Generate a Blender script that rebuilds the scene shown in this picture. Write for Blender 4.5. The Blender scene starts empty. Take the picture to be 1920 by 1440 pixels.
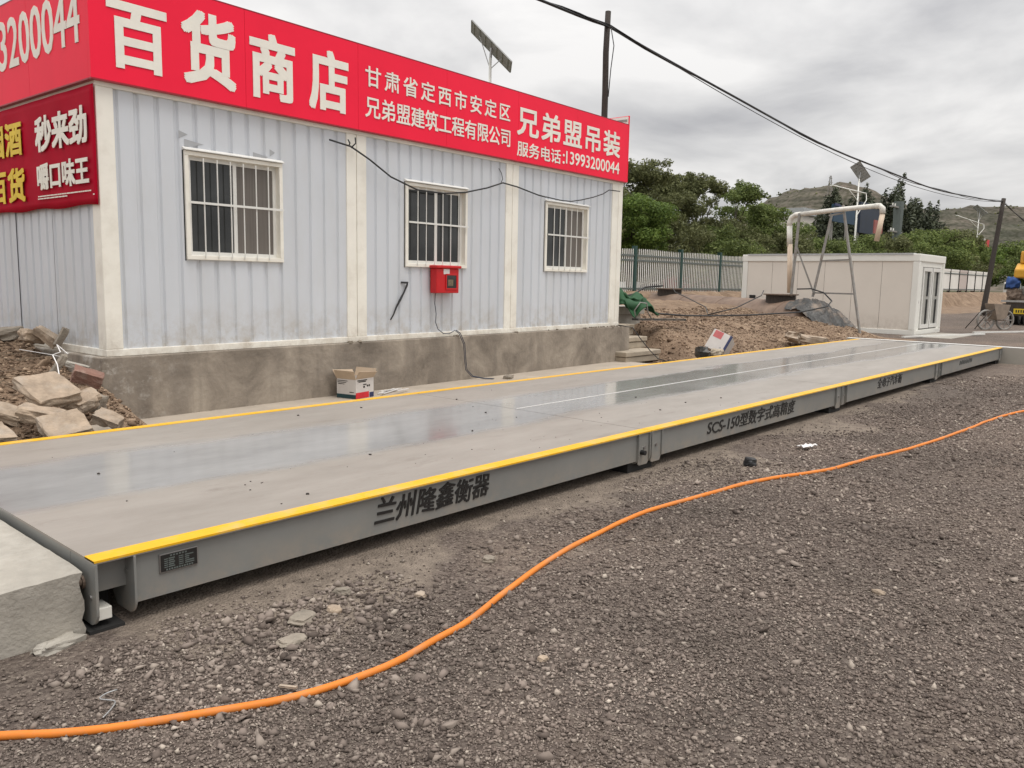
import bpy, math, random
import numpy as np
from mathutils import Vector, Matrix, noise

random.seed(7)
rng = np.random.default_rng(7)
sc = bpy.context.scene
C = sc.collection
rad = math.radians

# ------------------------------------------------------------------ camera
cam_d = bpy.data.cameras.new("camera")
cam = bpy.data.objects.new("camera", cam_d)
C.objects.link(cam)
cam_d.sensor_width = 36.0
cam_d.lens = 36.0 * 1520.73 / 1920.0
cam_d.clip_start = 0.05
cam_d.clip_end = 6000
R_ = (0.6628175, -0.7485504, 0.0185730)
U_ = (0.0835905, 0.0986205, 0.9916081)
B_ = (-0.7441005, -0.6557027, 0.1279391)
cam.matrix_world = Matrix(((R_[0], U_[0], B_[0], 0.0), (R_[1], U_[1], B_[1], 0.0), (R_[2], U_[2], B_[2], 1.55), (0, 0, 0, 1)))
sc.camera = cam

# ------------------------------------------------------------------ sky and sun
SUN_EL, SUN_DIR = rad(70), Vector((0.05, -1.0, 0)).normalized()
world = bpy.data.worlds.new("World")
sc.world = world
world.use_nodes = True
wn, wl = world.node_tree.nodes, world.node_tree.links
wn.clear()
w_out = wn.new("ShaderNodeOutputWorld")
w_bg = wn.new("ShaderNodeBackground")
w_bg.inputs[1].default_value = 0.1
w_sky = wn.new("ShaderNodeTexSky")
w_sky.sky_type = 'NISHITA'
w_sky.sun_disc = False
w_sky.sun_elevation = SUN_EL
w_sky.sun_rotation = math.atan2(SUN_DIR.x, SUN_DIR.y)
w_tc = wn.new("ShaderNodeTexCoord")
w_sep = wn.new("ShaderNodeSeparateXYZ")
wl.new(w_tc.outputs["Generated"], w_sep.inputs[0])
w_zz = wn.new("ShaderNodeMath"); w_zz.operation = 'MAXIMUM'; w_zz.inputs[1].default_value = 0.0
wl.new(w_sep.outputs[2], w_zz.inputs[0])
w_za = wn.new("ShaderNodeMath"); w_za.operation = 'ADD'; w_za.inputs[1].default_value = 0.16
wl.new(w_zz.outputs[0], w_za.inputs[0])
w_comb = wn.new("ShaderNodeCombineXYZ")
for i in (0, 1):
    dv = wn.new("ShaderNodeMath"); dv.operation = 'DIVIDE'
    wl.new(w_sep.outputs[i], dv.inputs[0]); wl.new(w_za.outputs[0], dv.inputs[1])
    wl.new(dv.outputs[0], w_comb.inputs[i])
w_n1 = wn.new("ShaderNodeTexNoise"); w_n1.inputs["Scale"].default_value = 1.15
w_n1.inputs["Detail"].default_value = 7; w_n1.inputs["Roughness"].default_value = 0.52
w_n1.inputs["Distortion"].default_value = 0.35
wl.new(w_comb.outputs[0], w_n1.inputs["Vector"])
w_rp = wn.new("ShaderNodeValToRGB")
e = w_rp.color_ramp.elements
e[0].position = 0.31; e[0].color = (4.0, 3.97, 4.1, 1)
e[1].position = 0.60; e[1].color = (7.9, 7.75, 7.6, 1)
m_ = w_rp.color_ramp.elements.new(0.47); m_.color = (6.2, 6.12, 6.08, 1)
wl.new(w_n1.outputs["Fac"], w_rp.inputs[0])
w_mix = wn.new("ShaderNodeMixRGB"); w_mix.inputs[0].default_value = 0.95
wl.new(w_sky.outputs[0], w_mix.inputs[1]); wl.new(w_rp.outputs[0], w_mix.inputs[2])
# an overcast sky is brighter overhead than at the horizon
w_sq = wn.new("ShaderNodeMath"); w_sq.operation = 'MULTIPLY_ADD'; w_sq.inputs[1].default_value = 1.5; w_sq.inputs[2].default_value = 0.3
wl.new(w_zz.outputs[0], w_sq.inputs[0])
w_gr = wn.new("ShaderNodeMath"); w_gr.operation = 'MULTIPLY_ADD'; w_gr.inputs[2].default_value = 0.9
wl.new(w_zz.outputs[0], w_gr.inputs[0]); wl.new(w_sq.outputs[0], w_gr.inputs[1])
w_vm = wn.new("ShaderNodeVectorMath"); w_vm.operation = 'SCALE'
wl.new(w_mix.outputs[0], w_vm.inputs[0]); wl.new(w_gr.outputs[0], w_vm.inputs["Scale"])
wl.new(w_vm.outputs[0], w_bg.inputs[0]); wl.new(w_bg.outputs[0], w_out.inputs[0])

sun_d = bpy.data.lights.new("sun", 'SUN')
sun_d.energy = 1.15
sun_d.angle = rad(22)
sun_d.color = (1.0, 0.96, 0.9)
sun = bpy.data.objects.new("sun", sun_d)
C.objects.link(sun)
sv = Vector((SUN_DIR.x * math.cos(SUN_EL), SUN_DIR.y * math.cos(SUN_EL), math.sin(SUN_EL)))
sun.rotation_euler = sv.to_track_quat('Z', 'Y').to_euler()
sun.location = (0, -10, 30)

sc.view_settings.view_transform = 'Standard'
sc.view_settings.look = 'None'
sc.view_settings.exposure = 0.20
sc.view_settings.gamma = 1.0
sc.view_settings.use_curve_mapping = False

# ------------------------------------------------------------------ helpers
ROT = math.radians(2.0310)
ORG = Vector((3.343, 8.274, 0.0))
EU = Vector((math.cos(ROT), math.sin(ROT), 0)); EV = Vector((-math.sin(ROT), math.cos(ROT), 0))
BL = 9.372


def bw(u, v, z):
    """building frame to world"""
    return ORG + EU * u + EV * v + Vector((0, 0, z))


def vnoise(x, y, seed=0):
    """vectorised value noise, 0..1"""
    xi = np.floor(x).astype(np.int64); yi = np.floor(y).astype(np.int64)
    fx = x - xi; fy = y - yi
    fx = fx * fx * (3 - 2 * fx); fy = fy * fy * (3 - 2 * fy)

    def h(a, b):
        n = (a * 374761393 + b * 668265263 + seed * 974711) & 0x7fffffff
        n = ((n ^ (n >> 13)) * 1274126177) & 0x7fffffff
        return ((n ^ (n >> 16)) & 0xffff) / 65535.0
    return (h(xi, yi) * (1 - fx) + h(xi + 1, yi) * fx) * (1 - fy) + (h(xi, yi + 1) * (1 - fx) + h(xi + 1, yi + 1) * fx) * fy


def fbm(x, y, o=4, seed=0):
    s = 0; a = 0.5; t = 0
    for k in range(o):
        s = s + a * vnoise(x * 2 ** k + 17.3 * k, y * 2 ** k + 5.1 * k, seed + k); t += a; a *= 0.5
    return s / t


def sm(x, a, b):
    t = np.clip((np.asarray(x, float) - a) / (b - a), 0, 1)
    return t * t * (3 - 2 * t)


class MB:
    def __init__(self):
        self.v = []; self.f = []

    def add(self, vs, fs):
        n = len(self.v)
        self.v += [tuple(p) for p in vs]
        self.f += [tuple(i + n for i in q) for q in fs]
        return self

    def box(self, lo, hi):
        (a, b, c), (d, e_, g) = lo, hi
        return self.add([(a, b, c), (d, b, c), (d, e_, c), (a, e_, c), (a, b, g), (d, b, g), (d, e_, g), (a, e_, g)],
                        [(0, 3, 2, 1), (4, 5, 6, 7), (0, 1, 5, 4), (1, 2, 6, 5), (2, 3, 7, 6), (3, 0, 4, 7)])

    def obox(self, c, size, M):
        """box with its own rotation"""
        sx, sy, sz = [q / 2 for q in size]
        vs = [Vector(c) + M @ Vector((x * sx, y * sy, z * sz)) for z in (-1, 1) for x, y in ((-1, -1), (1, -1), (1, 1), (-1, 1))]
        return self.add(vs, [(0, 3, 2, 1), (4, 5, 6, 7), (0, 1, 5, 4), (1, 2, 6, 5), (2, 3, 7, 6), (3, 0, 4, 7)])

    def beam(self, p0, p1, w, h=None, up=(0, 0, 1)):
        p0 = Vector(p0); p1 = Vector(p1); h = h or w
        t = (p1 - p0).normalized(); a = t.cross(Vector(up))
        if a.length < 1e-3: a = t.cross(Vector((1, 0, 0)))
        a.normalize(); b = a.cross(t)
        vs = [p + a * (x * w / 2) + b * (y * h / 2) for p in (p0, p1) for x, y in ((-1, -1), (1, -1), (1, 1), (-1, 1))]
        return self.add(vs, [(0, 3, 2, 1), (4, 5, 6, 7), (0, 1, 5, 4), (1, 2, 6, 5), (2, 3, 7, 6), (3, 0, 4, 7)])

    def tube(self, pts, r, n=8, caps=True):
        pts = [Vector(p) for p in pts]
        rs = r if isinstance(r, (list, tuple)) else [r] * len(pts)
        vs = []; fs = []
        t0 = (pts[1] - pts[0]).normalized()
        a = t0.orthogonal().normalized()
        for i, p in enumerate(pts):
            t = (pts[min(i + 1, len(pts) - 1)] - pts[max(i - 1, 0)]).normalized()
            a = (a - t * a.dot(t)).normalized(); b = t.cross(a)
            for k in range(n):
                q = 2 * math.pi * k / n
                vs.append(p + (a * math.cos(q) + b * math.sin(q)) * rs[i])
        for i in range(len(pts) - 1):
            for k in range(n):
                fs.append((i * n + k, i * n + (k + 1) % n, (i + 1) * n + (k + 1) % n, (i + 1) * n + k))
        if caps:
            fs.append(tuple(range(n - 1, -1, -1)))
            m = (len(pts) - 1) * n
            fs.append(tuple(range(m, m + n)))
        return self.add(vs, fs)

    def prism(self, poly, o, ex, ey, en, th):
        """polygon in the plane (ex, ey) pushed th along en"""
        o = Vector(o); ex = Vector(ex); ey = Vector(ey); en = Vector(en)
        n = len(poly)
        vs = [o + ex * x + ey * y for x, y in poly] + [o + ex * x + ey * y + en * th for x, y in poly]
        fs = [tuple(range(n - 1, -1, -1)), tuple(range(n, 2 * n))] + [(i, (i + 1) % n, n + (i + 1) % n, n + i) for i in range(n)]
        return self.add(vs, fs)

    def rock(self, c, size, M, seed, amp=0.18, cuts=4, boxy=0.6):
        """lumpy block: a cube grid pulled part of the way to a sphere and roughened"""
        bm_v = {}; vs = []; fs = []
        n = cuts

        def vid(i, j, k):
            if (i, j, k) not in bm_v:
                p = Vector((2 * i / n - 1, 2 * j / n - 1, 2 * k / n - 1))
                s = p.normalized() * 1.15
                p = p * boxy + s * (1 - boxy)
                d = noise.noise(p * 1.3 + Vector((seed * 3.1, seed * 1.7, seed))) * amp * 1.5 + noise.noise(p * 3.7 + Vector((seed, 2.3 * seed, 9))) * amp * 0.6
                p = p * (1 + d)
                p = Vector((p.x * size[0] / 2, p.y * size[1] / 2, p.z * size[2] / 2))
                bm_v[(i, j, k)] = len(vs); vs.append(Vector(c) + M @ p)
            return bm_v[(i, j, k)]
        for ax in range(3):
            for s in (0, n):
                for i in range(n):
                    for j in range(n):
                        q = []
                        for di, dj in ((0, 0), (1, 0), (1, 1), (0, 1)):
                            t = [0, 0, 0]; t[ax] = s; t[(ax + 1) % 3] = i + di; t[(ax + 2) % 3] = j + dj
                            q.append(vid(*t))
                        fs.append(tuple(q if s else q[::-1]))
        return self.add(vs, fs)

    def build(self, name, mat, parent=None, smooth=False, bevel=0):
        vs = self.v
        if parent is not None and not parent.get('_l'):
            root = parent
            while root.parent: root = root.parent
            l = root.location
            vs = [(x - l.x, y - l.y, z - l.z) for x, y, z in vs]
        me = bpy.data.meshes.new(name)
        me.from_pydata(vs, [], self.f)
        me.materials.append(mat)
        if smooth:
            me.polygons.foreach_set('use_smooth', [True] * len(me.polygons))
        o = bpy.data.objects.new(name, me)
        C.objects.link(o)
        if parent is not None:
            o.parent = parent
        if bevel:
            b = o.modifiers.new("bevel", 'BEVEL'); b.width = bevel; b.segments = 2; b.limit_method = 'ANGLE'; b.angle_limit = rad(40)
        return o


LOCAL = set()


def tag(o, label=None, cat=None, group=None, kind=None):
    if label: o["label"] = label
    if cat: o["category"] = cat
    if group: o["group"] = group
    if kind: o["kind"] = kind
    return o


def thing(name, label, cat, loc=(0, 0, 0), rotz=0.0, group=None):
    o = bpy.data.objects.new(name, None)
    C.objects.link(o)
    o.location = loc; o.rotation_euler = (0, 0, rotz); o.empty_display_size = 0.1
    return tag(o, label, cat, group)


def part(mb, name, mat, root, local=False, **k):
    """part of a thing; local=True when the shape is already in the thing's own frame"""
    if local:
        me = mb.build(name, mat, None, **k); me.parent = root
        return me
    return mb.build(name, mat, root, **k)


def single(mb, name, mat, label, cat, group=None, kind=None, **k):
    return tag(mb.build(name, mat, None, **k), label, cat, group, kind)


def np_mesh(name, co, faces, mat, nv=4):
    """fast mesh from numpy arrays; every face has nv corners"""
    me = bpy.data.meshes.new(name)
    me.vertices.add(len(co)); me.vertices.foreach_set('co', np.asarray(co, np.float32).ravel())
    nf = len(faces)
    me.loops.add(nf * nv); me.loops.foreach_set('vertex_index', np.asarray(faces, np.int32).ravel())
    me.polygons.add(nf)
    me.polygons.foreach_set('loop_start', np.arange(nf, dtype=np.int32) * nv)
    me.update(calc_edges=True); me.validate()
    if mat: me.materials.append(mat)
    o = bpy.data.objects.new(name, me)
    C.objects.link(o)
    return o


_tc = {}


def text_geo(s, bold=0.0, space=1.0):
    key = (s, bold, space)
    if key in _tc: return _tc[key]
    cu = bpy.data.curves.new("lettering", 'FONT')
    cu.body = s; cu.size = 1; cu.resolution_u = 3; cu.space_character = space; cu.extrude = 0.5
    o = bpy.data.objects.new("lettering", cu)
    C.objects.link(o)
    dg = bpy.context.evaluated_depsgraph_get()
    me = bpy.data.meshes.new_from_object(o.evaluated_get(dg))
    v = [tuple(q.co) for q in me.vertices]; f = [tuple(p.vertices) for p in me.polygons]
    bpy.data.objects.remove(o); bpy.data.curves.remove(cu); bpy.data.meshes.remove(me)
    x0 = min(q[0] for q in v); x1 = max(q[0] for q in v); y0 = min(q[1] for q in v); y1 = max(q[1] for q in v)
    v = [((q[0] - x0) / (x1 - x0), (q[1] - y0) / (y1 - y0), q[2]) for q in v]
    _tc[key] = (v, f)
    return v, f


def put_text(mb, s, o, ex, ey, en, w, h, bold=0.0, space=1.0, shear=0.0, th=0.004, warp=None):
    """text fitted to a w x h box whose lower left corner is o"""
    v, f = text_geo(s, bold, space)
    o = Vector(o); ex = Vector(ex); ey = Vector(ey); en = Vector(en)
    b = bold * h * 1.1
    sh = [(0, 0)] + ([(b, 0), (-b, 0), (0, b), (0, -b), (b, b), (-b, b), (b, -b), (-b, -b)] if b > 0 else [])
    for i, (dx, dy) in enumerate(sh):
        out = []
        for x, y, z in v:
            X = x * (w - 2 * b) + b + shear * y * h + dx; Y = y * (h - 2 * b) + b + dy
            if warp: X, Y = warp(X, Y)
            out.append(o + ex * X + ey * Y + en * ((z + 0.5) * (th + .00025 * i)))
        mb.add(out, f)


# ------------------------------------------------------------------ materials
def newmat(name):
    m = bpy.data.materials.new(name); m.use_nodes = True
    nt = m.node_tree
    b = nt.nodes["Principled BSDF"]
    return m, nt.nodes, nt.links, b


def simple(name, col, rough=0.6, metal=0.0, var=0.12, scale=6.0, bump=0.0, bscale=60.0, spec=0.5, coords="Object", stretch=(1, 1, 1), dirt=None, dscale=1.5, damt=0.5):
    """paint, concrete, cloth ...: base colour with uneven tone, optional dirt patches and bump"""
    m, N, L, b = newmat(name)
    tc = N.new("ShaderNodeTexCoord"); mp = N.new("ShaderNodeMapping"); mp.inputs["Scale"].default_value = stretch
    L.new(tc.outputs[coords], mp.inputs[0])
    n1 = N.new("ShaderNodeTexNoise"); n1.inputs["Scale"].default_value = scale; n1.inputs["Detail"].default_value = 6; n1.inputs["Roughness"].default_value = 0.62
    L.new(mp.outputs[0], n1.inputs["Vector"])
    r = N.new("ShaderNodeValToRGB")
    r.color_ramp.elements[0].position = 0.3; r.color_ramp.elements[1].position = 0.7
    r.color_ramp.elements[0].color = tuple(c * (1 - var) for c in col) + (1,)
    r.color_ramp.elements[1].color = tuple(min(1, c * (1 + var)) for c in col) + (1,)
    L.new(n1.outputs["Fac"], r.inputs[0])
    out = r.outputs[0]
    if dirt:
        n2 = N.new("ShaderNodeTexNoise"); n2.inputs["Scale"].default_value = dscale; n2.inputs["Detail"].default_value = 8; n2.inputs["Roughness"].default_value = 0.68
        L.new(mp.outputs[0], n2.inputs["Vector"])
        r2 = N.new("ShaderNodeValToRGB"); r2.color_ramp.elements[0].position = 0.48; r2.color_ramp.elements[1].position = 0.72
        r2.color_ramp.elements[1].color = (damt,) * 3 + (1,)
        L.new(n2.outputs["Fac"], r2.inputs[0])
        mx = N.new("ShaderNodeMixRGB"); mx.inputs[2].default_value = tuple(dirt) + (1,)
        L.new(r2.outputs[0], mx.inputs[0]); L.new(out, mx.inputs[1])
        out = mx.outputs[0]
    L.new(out, b.inputs["Base Color"])
    b.inputs["Roughness"].default_value = rough; b.inputs["Metallic"].default_value = metal
    b.inputs["Specular IOR Level"].default_value = spec
    if bump:
        n3 = N.new("ShaderNodeTexNoise"); n3.inputs["Scale"].default_value = bscale; n3.inputs["Detail"].default_value = 5
        L.new(mp.outputs[0], n3.inputs["Vector"])
        bp = N.new("ShaderNodeBump"); bp.inputs["Strength"].default_value = bump; bp.inputs["Distance"].default_value = 0.02
        L.new(n3.outputs["Fac"], bp.inputs["Height"]); L.new(bp.outputs[0], b.inputs["Normal"])
    return m


def island_mat(name, cols, rough=0.8, noise_scale=None, trans=0.0, spec=0.3):
    """colour picked per separate piece (stone, leaf)"""
    m, N, L, b = newmat(name)
    g = N.new("ShaderNodeNewGeometry")
    r = N.new("ShaderNodeValToRGB")
    while len(r.color_ramp.elements) < len(cols): r.color_ramp.elements.new(0.5)
    for i, (p, c) in enumerate(cols):
        r.color_ramp.elements[i].position = p; r.color_ramp.elements[i].color = tuple(c) + (1,)
    L.new(g.outputs["Random Per Island"], r.inputs[0])
    out = r.outputs[0]
    if noise_scale:
        tc = N.new("ShaderNodeTexCoord")
        n = N.new("ShaderNodeTexNoise"); n.inputs["Scale"].default_value = noise_scale; n.inputs["Detail"].default_value = 3
        L.new(tc.outputs["Object"], n.inputs["Vector"])
        mr = N.new("ShaderNodeMapRange"); mr.inputs[1].default_value = 0.3; mr.inputs[2].default_value = 0.7; mr.inputs[3].default_value = 0.72; mr.inputs[4].default_value = 1.3
        L.new(n.outputs["Fac"], mr.inputs[0])
        mx = N.new("ShaderNodeMixRGB"); mx.blend_type = 'MULTIPLY'; mx.inputs[0].default_value = 1
        L.new(out, mx.inputs[1]); L.new(mr.outputs[0], mx.inputs[2])
        out = mx.outputs[0]
    L.new(out, b.inputs["Base Color"])
    b.inputs["Roughness"].default_value = rough; b.inputs["Specular IOR Level"].default_value = spec
    if trans:
        tr = N.new("ShaderNodeBsdfTranslucent"); L.new(out, tr.inputs[0])
        ms = N.new("ShaderNodeMixShader"); ms.inputs[0].default_value = trans
        L.new(b.outputs[0], ms.inputs[1]); L.new(tr.outputs[0], ms.inputs[2])
        L.new(ms.outputs[0], N["Material Output"].inputs[0])
    return m


M = {}
M['cream'] = simple("cream_steel", (0.87, 0.84, 0.755), 0.45, var=0.05, scale=2, dirt=(0.5, 0.44, 0.34), dscale=2.2, damt=0.35)
M['wall'] = simple("pale_blue_sheet", (0.61, 0.635, 0.67), 0.42, var=0.05, scale=1.2, bump=.10, bscale=1.6, dirt=(0.50, 0.49, 0.46), dscale=1.6, damt=0.3, stretch=(1, 1, .35))
def splash(m, z0, z1, col, amt):
    nt = m.node_tree; N, L = nt.nodes, nt.links
    b = N["Principled BSDF"]; src = b.inputs["Base Color"].links[0].from_socket
    g = N.new("ShaderNodeNewGeometry"); sp = N.new("ShaderNodeSeparateXYZ"); L.new(g.outputs["Position"], sp.inputs[0])
    mr = N.new("ShaderNodeMapRange"); mr.inputs[1].default_value = z1; mr.inputs[2].default_value = z0; L.new(sp.outputs[2], mr.inputs[0])
    n = N.new("ShaderNodeTexNoise"); n.inputs["Scale"].default_value = 5; n.inputs["Detail"].default_value = 10; n.inputs["Roughness"].default_value = .75; L.new(g.outputs["Position"], n.inputs["Vector"])
    r = N.new("ShaderNodeMapRange"); r.inputs[1].default_value = .42; r.inputs[2].default_value = .72; r.inputs[4].default_value = amt; L.new(n.outputs["Fac"], r.inputs[0])
    mu = N.new("ShaderNodeMath"); mu.operation = 'MULTIPLY'; L.new(mr.outputs[0], mu.inputs[0]); L.new(r.outputs[0], mu.inputs[1])
    mx = N.new("ShaderNodeMixRGB"); mx.inputs[2].default_value = tuple(col) + (1,); L.new(mu.outputs[0], mx.inputs[0]); L.new(src, mx.inputs[1]); L.new(mx.outputs[0], b.inputs["Base Color"])


splash(M['wall'], 0.75, 1.25, (0.40, 0.35, 0.28), 1.0)
splash(M['cream'], 0.70, 1.15, (0.42, 0.35, 0.27), 0.8)
M['white'] = simple("white_paint", (0.74, 0.73, 0.69), 0.4, var=0.05)
M['cabin'] = simple("cabin_panel", (0.74, 0.68, 0.60), 0.5, var=0.04, scale=0.8)
splash(M['cabin'], 0.1, 0.7, (0.42, 0.36, 0.29), .9)
M['cabin_frame'] = simple("cabin_frame_paint", (0.80, 0.79, 0.73), 0.45, var=0.05, scale=1)
M['red'] = simple("red_sign_sheet", (0.95, 0.018, 0.058), 0.45, var=0.06, scale=0.9, spec=.18, bump=.12, bscale=1.4)
M['seam'] = simple("dark_red_seam", (0.33, 0.008, 0.02), 0.4)
M['letter'] = simple("cream_letters", (0.86, 0.83, 0.74), 0.5, var=0.06)
M['banner'] = simple("crimson_banner", (0.43, 0.004, 0.024), 0.55, var=0.12, scale=2, spec=.05)
M['yletter'] = simple("yellow_letters", (0.78, 0.55, 0.015), 0.45)
M['deck_paint'] = None
M['beam'] = simple("grey_beam_paint", (0.215, 0.217, 0.205), 0.38, var=0.07, scale=2.5, dirt=(0.27, 0.255, 0.225), dscale=3, damt=0.3)
splash(M['beam'], 0.08, 0.24, (0.33, 0.28, 0.225), 1.0)
M['yellow'] = simple("yellow_line_paint", (0.80, 0.44, 0.005), 0.5, var=0.08, scale=5, dirt=(0.55, 0.40, 0.2), dscale=5, damt=0.75)
M['black'] = simple("black_rubber", (0.012, 0.012, 0.013), 0.5)
M['ink'] = simple("black_ink", (0.014, 0.013, 0.012), 0.5)
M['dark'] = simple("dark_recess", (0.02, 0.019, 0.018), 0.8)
M['hose'] = simple("orange_hose", (0.72, 0.215, 0.03), 0.55, var=0.12, scale=4, dirt=(0.42, 0.24, 0.13), dscale=6, damt=0.7, spec=.3)
M['metal'] = simple("galvanised_steel", (0.42, 0.42, 0.41), 0.42, metal=0.6, var=0.15)
M['bolt'] = simple("bolt_steel", (0.35, 0.34, 0.33), 0.35, metal=0.8)
M['rust'] = simple("rusty_steel", (0.16, 0.115, 0.085), 0.75, var=0.35, scale=9, dirt=(0.28, 0.22, 0.17), dscale=4, damt=0.7)
M['greysteel'] = simple("weathered_grey_steel", (0.27, 0.26, 0.24), 0.6, var=0.2, scale=7, dirt=(0.2, 0.14, 0.1), dscale=5, damt=0.6)
M['tank'] = simple("brown_tank", (0.17, 0.112, 0.078), 0.65, var=0.25, scale=2.5, dirt=(0.27, 0.195, 0.14), dscale=1.8, damt=0.8)
M['pipe'] = simple("white_pipe", (0.76, 0.74, 0.67), 0.5, var=0.06, scale=6, dirt=(0.42, 0.39, 0.34), dscale=7, damt=0.6)
M['pipe_tan'] = simple("tan_pipe", (0.66, 0.53, 0.40), 0.55, var=0.1, scale=4)
M['wood'] = simple("dark_pole_wood", (0.045, 0.036, 0.03), 0.85, var=0.35, scale=9, stretch=(6, 6, .6), bump=0.3, bscale=30)
M['concrete'] = simple("grey_concrete", (0.345, 0.318, 0.272), 0.85, var=0.22, scale=3.5, dirt=(0.50, 0.47, 0.415), dscale=3.2, damt=0.8, bump=0.3, bscale=55)
M['steps'] = simple("tan_concrete", (0.40, 0.34, 0.26), 0.88, var=0.16, scale=5, dirt=(0.29, 0.25, 0.2), dscale=3, damt=0.6, bump=0.3, bscale=60)
M['slab'] = simple("broken_slab", (0.36, 0.28, 0.205), 0.9, var=0.3, scale=9, dirt=(0.44, 0.39, 0.33), dscale=5, damt=0.6, bump=0.5, bscale=45)
M['stone'] = simple("grey_rubble_stone", (0.26, 0.225, 0.18), 0.9, var=0.25, scale=8, dirt=(0.36, 0.3, 0.24), dscale=6, damt=0.6, bump=0.5, bscale=50)
M['brick'] = simple("red_brick", (0.22, 0.12, 0.09), 0.88, var=0.2, scale=12, dirt=(0.42, 0.35, 0.29), dscale=7, damt=0.7, bump=0.4, bscale=70)
M['apron'] = simple("sandy_apron", (0.43, 0.37, 0.30), 0.9, var=0.12, scale=3, dirt=(0.35, 0.3, 0.25), dscale=2, damt=0.5, bump=0.2, bscale=70)
M['pave'] = simple("pale_concrete_paving", (0.36, 0.335, 0.29), 0.8, var=0.1, scale=1.5, dirt=(0.3, 0.27, 0.23), dscale=0.8, damt=0.6)
M['firebox'] = simple("red_plastic_box", (0.55, 0.008, 0.012), 0.3, var=0.06)
M['paper'] = simple("paper_label", (0.72, 0.70, 0.68), 0.6)
M['carton'] = simple("printed_white_carton", (0.62, 0.585, 0.55), 0.7, var=0.05)
M['kraft'] = simple("kraft_board", (0.50, 0.39, 0.28), 0.8, var=0.08)
M['teal'] = simple("dark_teal_print", (0.012, 0.05, 0.06), 0.5)
M['navy'] = simple("navy_print", (0.02, 0.03, 0.10), 0.5)
M['redprint'] = simple("red_print", (0.62, 0.02, 0.03), 0.5)
M['net'] = simple("green_tarp", (0.014, 0.075, 0.024), 0.7, var=0.25, scale=5)
M['greenpost'] = simple("green_post_paint", (0.018, 0.06, 0.05), 0.5)
M['greyrail'] = simple("grey_rail_paint", (0.12, 0.14, 0.13), 0.5)
M['picket'] = simple("white_picket_paint", (0.80, 0.79, 0.74), 0.5, var=0.08, scale=1)
M['bark'] = simple("bark", (0.07, 0.055, 0.042), 0.9, var=0.3, scale=12, bump=0.4)
M['solar'] = simple("solar_panel_back", (0.42, 0.42, 0.42), 0.5, var=0.1)
M['bluebill'] = simple("blue_board", (0.006, 0.042, 0.085), 0.5, var=0.15, scale=.6)
M['craneyel'] = simple("machine_yellow", (0.66, 0.34, 0.025), 0.45, var=0.1, scale=2, dirt=(0.3, 0.2, 0.1), dscale=1, damt=0.5)
M['glassdark'] = simple("dark_glass", (0.032, 0.034, 0.034), 0.05, var=0.3, scale=3)
M['curtain'] = simple("grey_brown_curtain", (0.15, 0.132, 0.116), 0.4, var=0.18, scale=3, stretch=(20, 20, .3))
M['tile'] = simple("roof_sheet", (0.45, 0.46, 0.46), 0.5)
M['hoard'] = simple("faded_red_hoarding", (0.33, 0.10, 0.085), 0.6, var=0.2, scale=1)
M['blue'] = simple("blue_cloth", (0.04, 0.10, 0.30), 0.7)
M['tape'] = simple("grey_tape", (0.38, 0.39, 0.40), 0.4)
M['plate'] = simple("yellow_plate", (0.72, 0.52, 0.03), 0.4)
M['poly'] = simple("dark_tarp", (0.038, 0.037, 0.034), 0.45, var=0.6, scale=3.5, dirt=(0.26, 0.19, 0.135), dscale=2.6, damt=0.9, bump=0.7, bscale=16)


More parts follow.
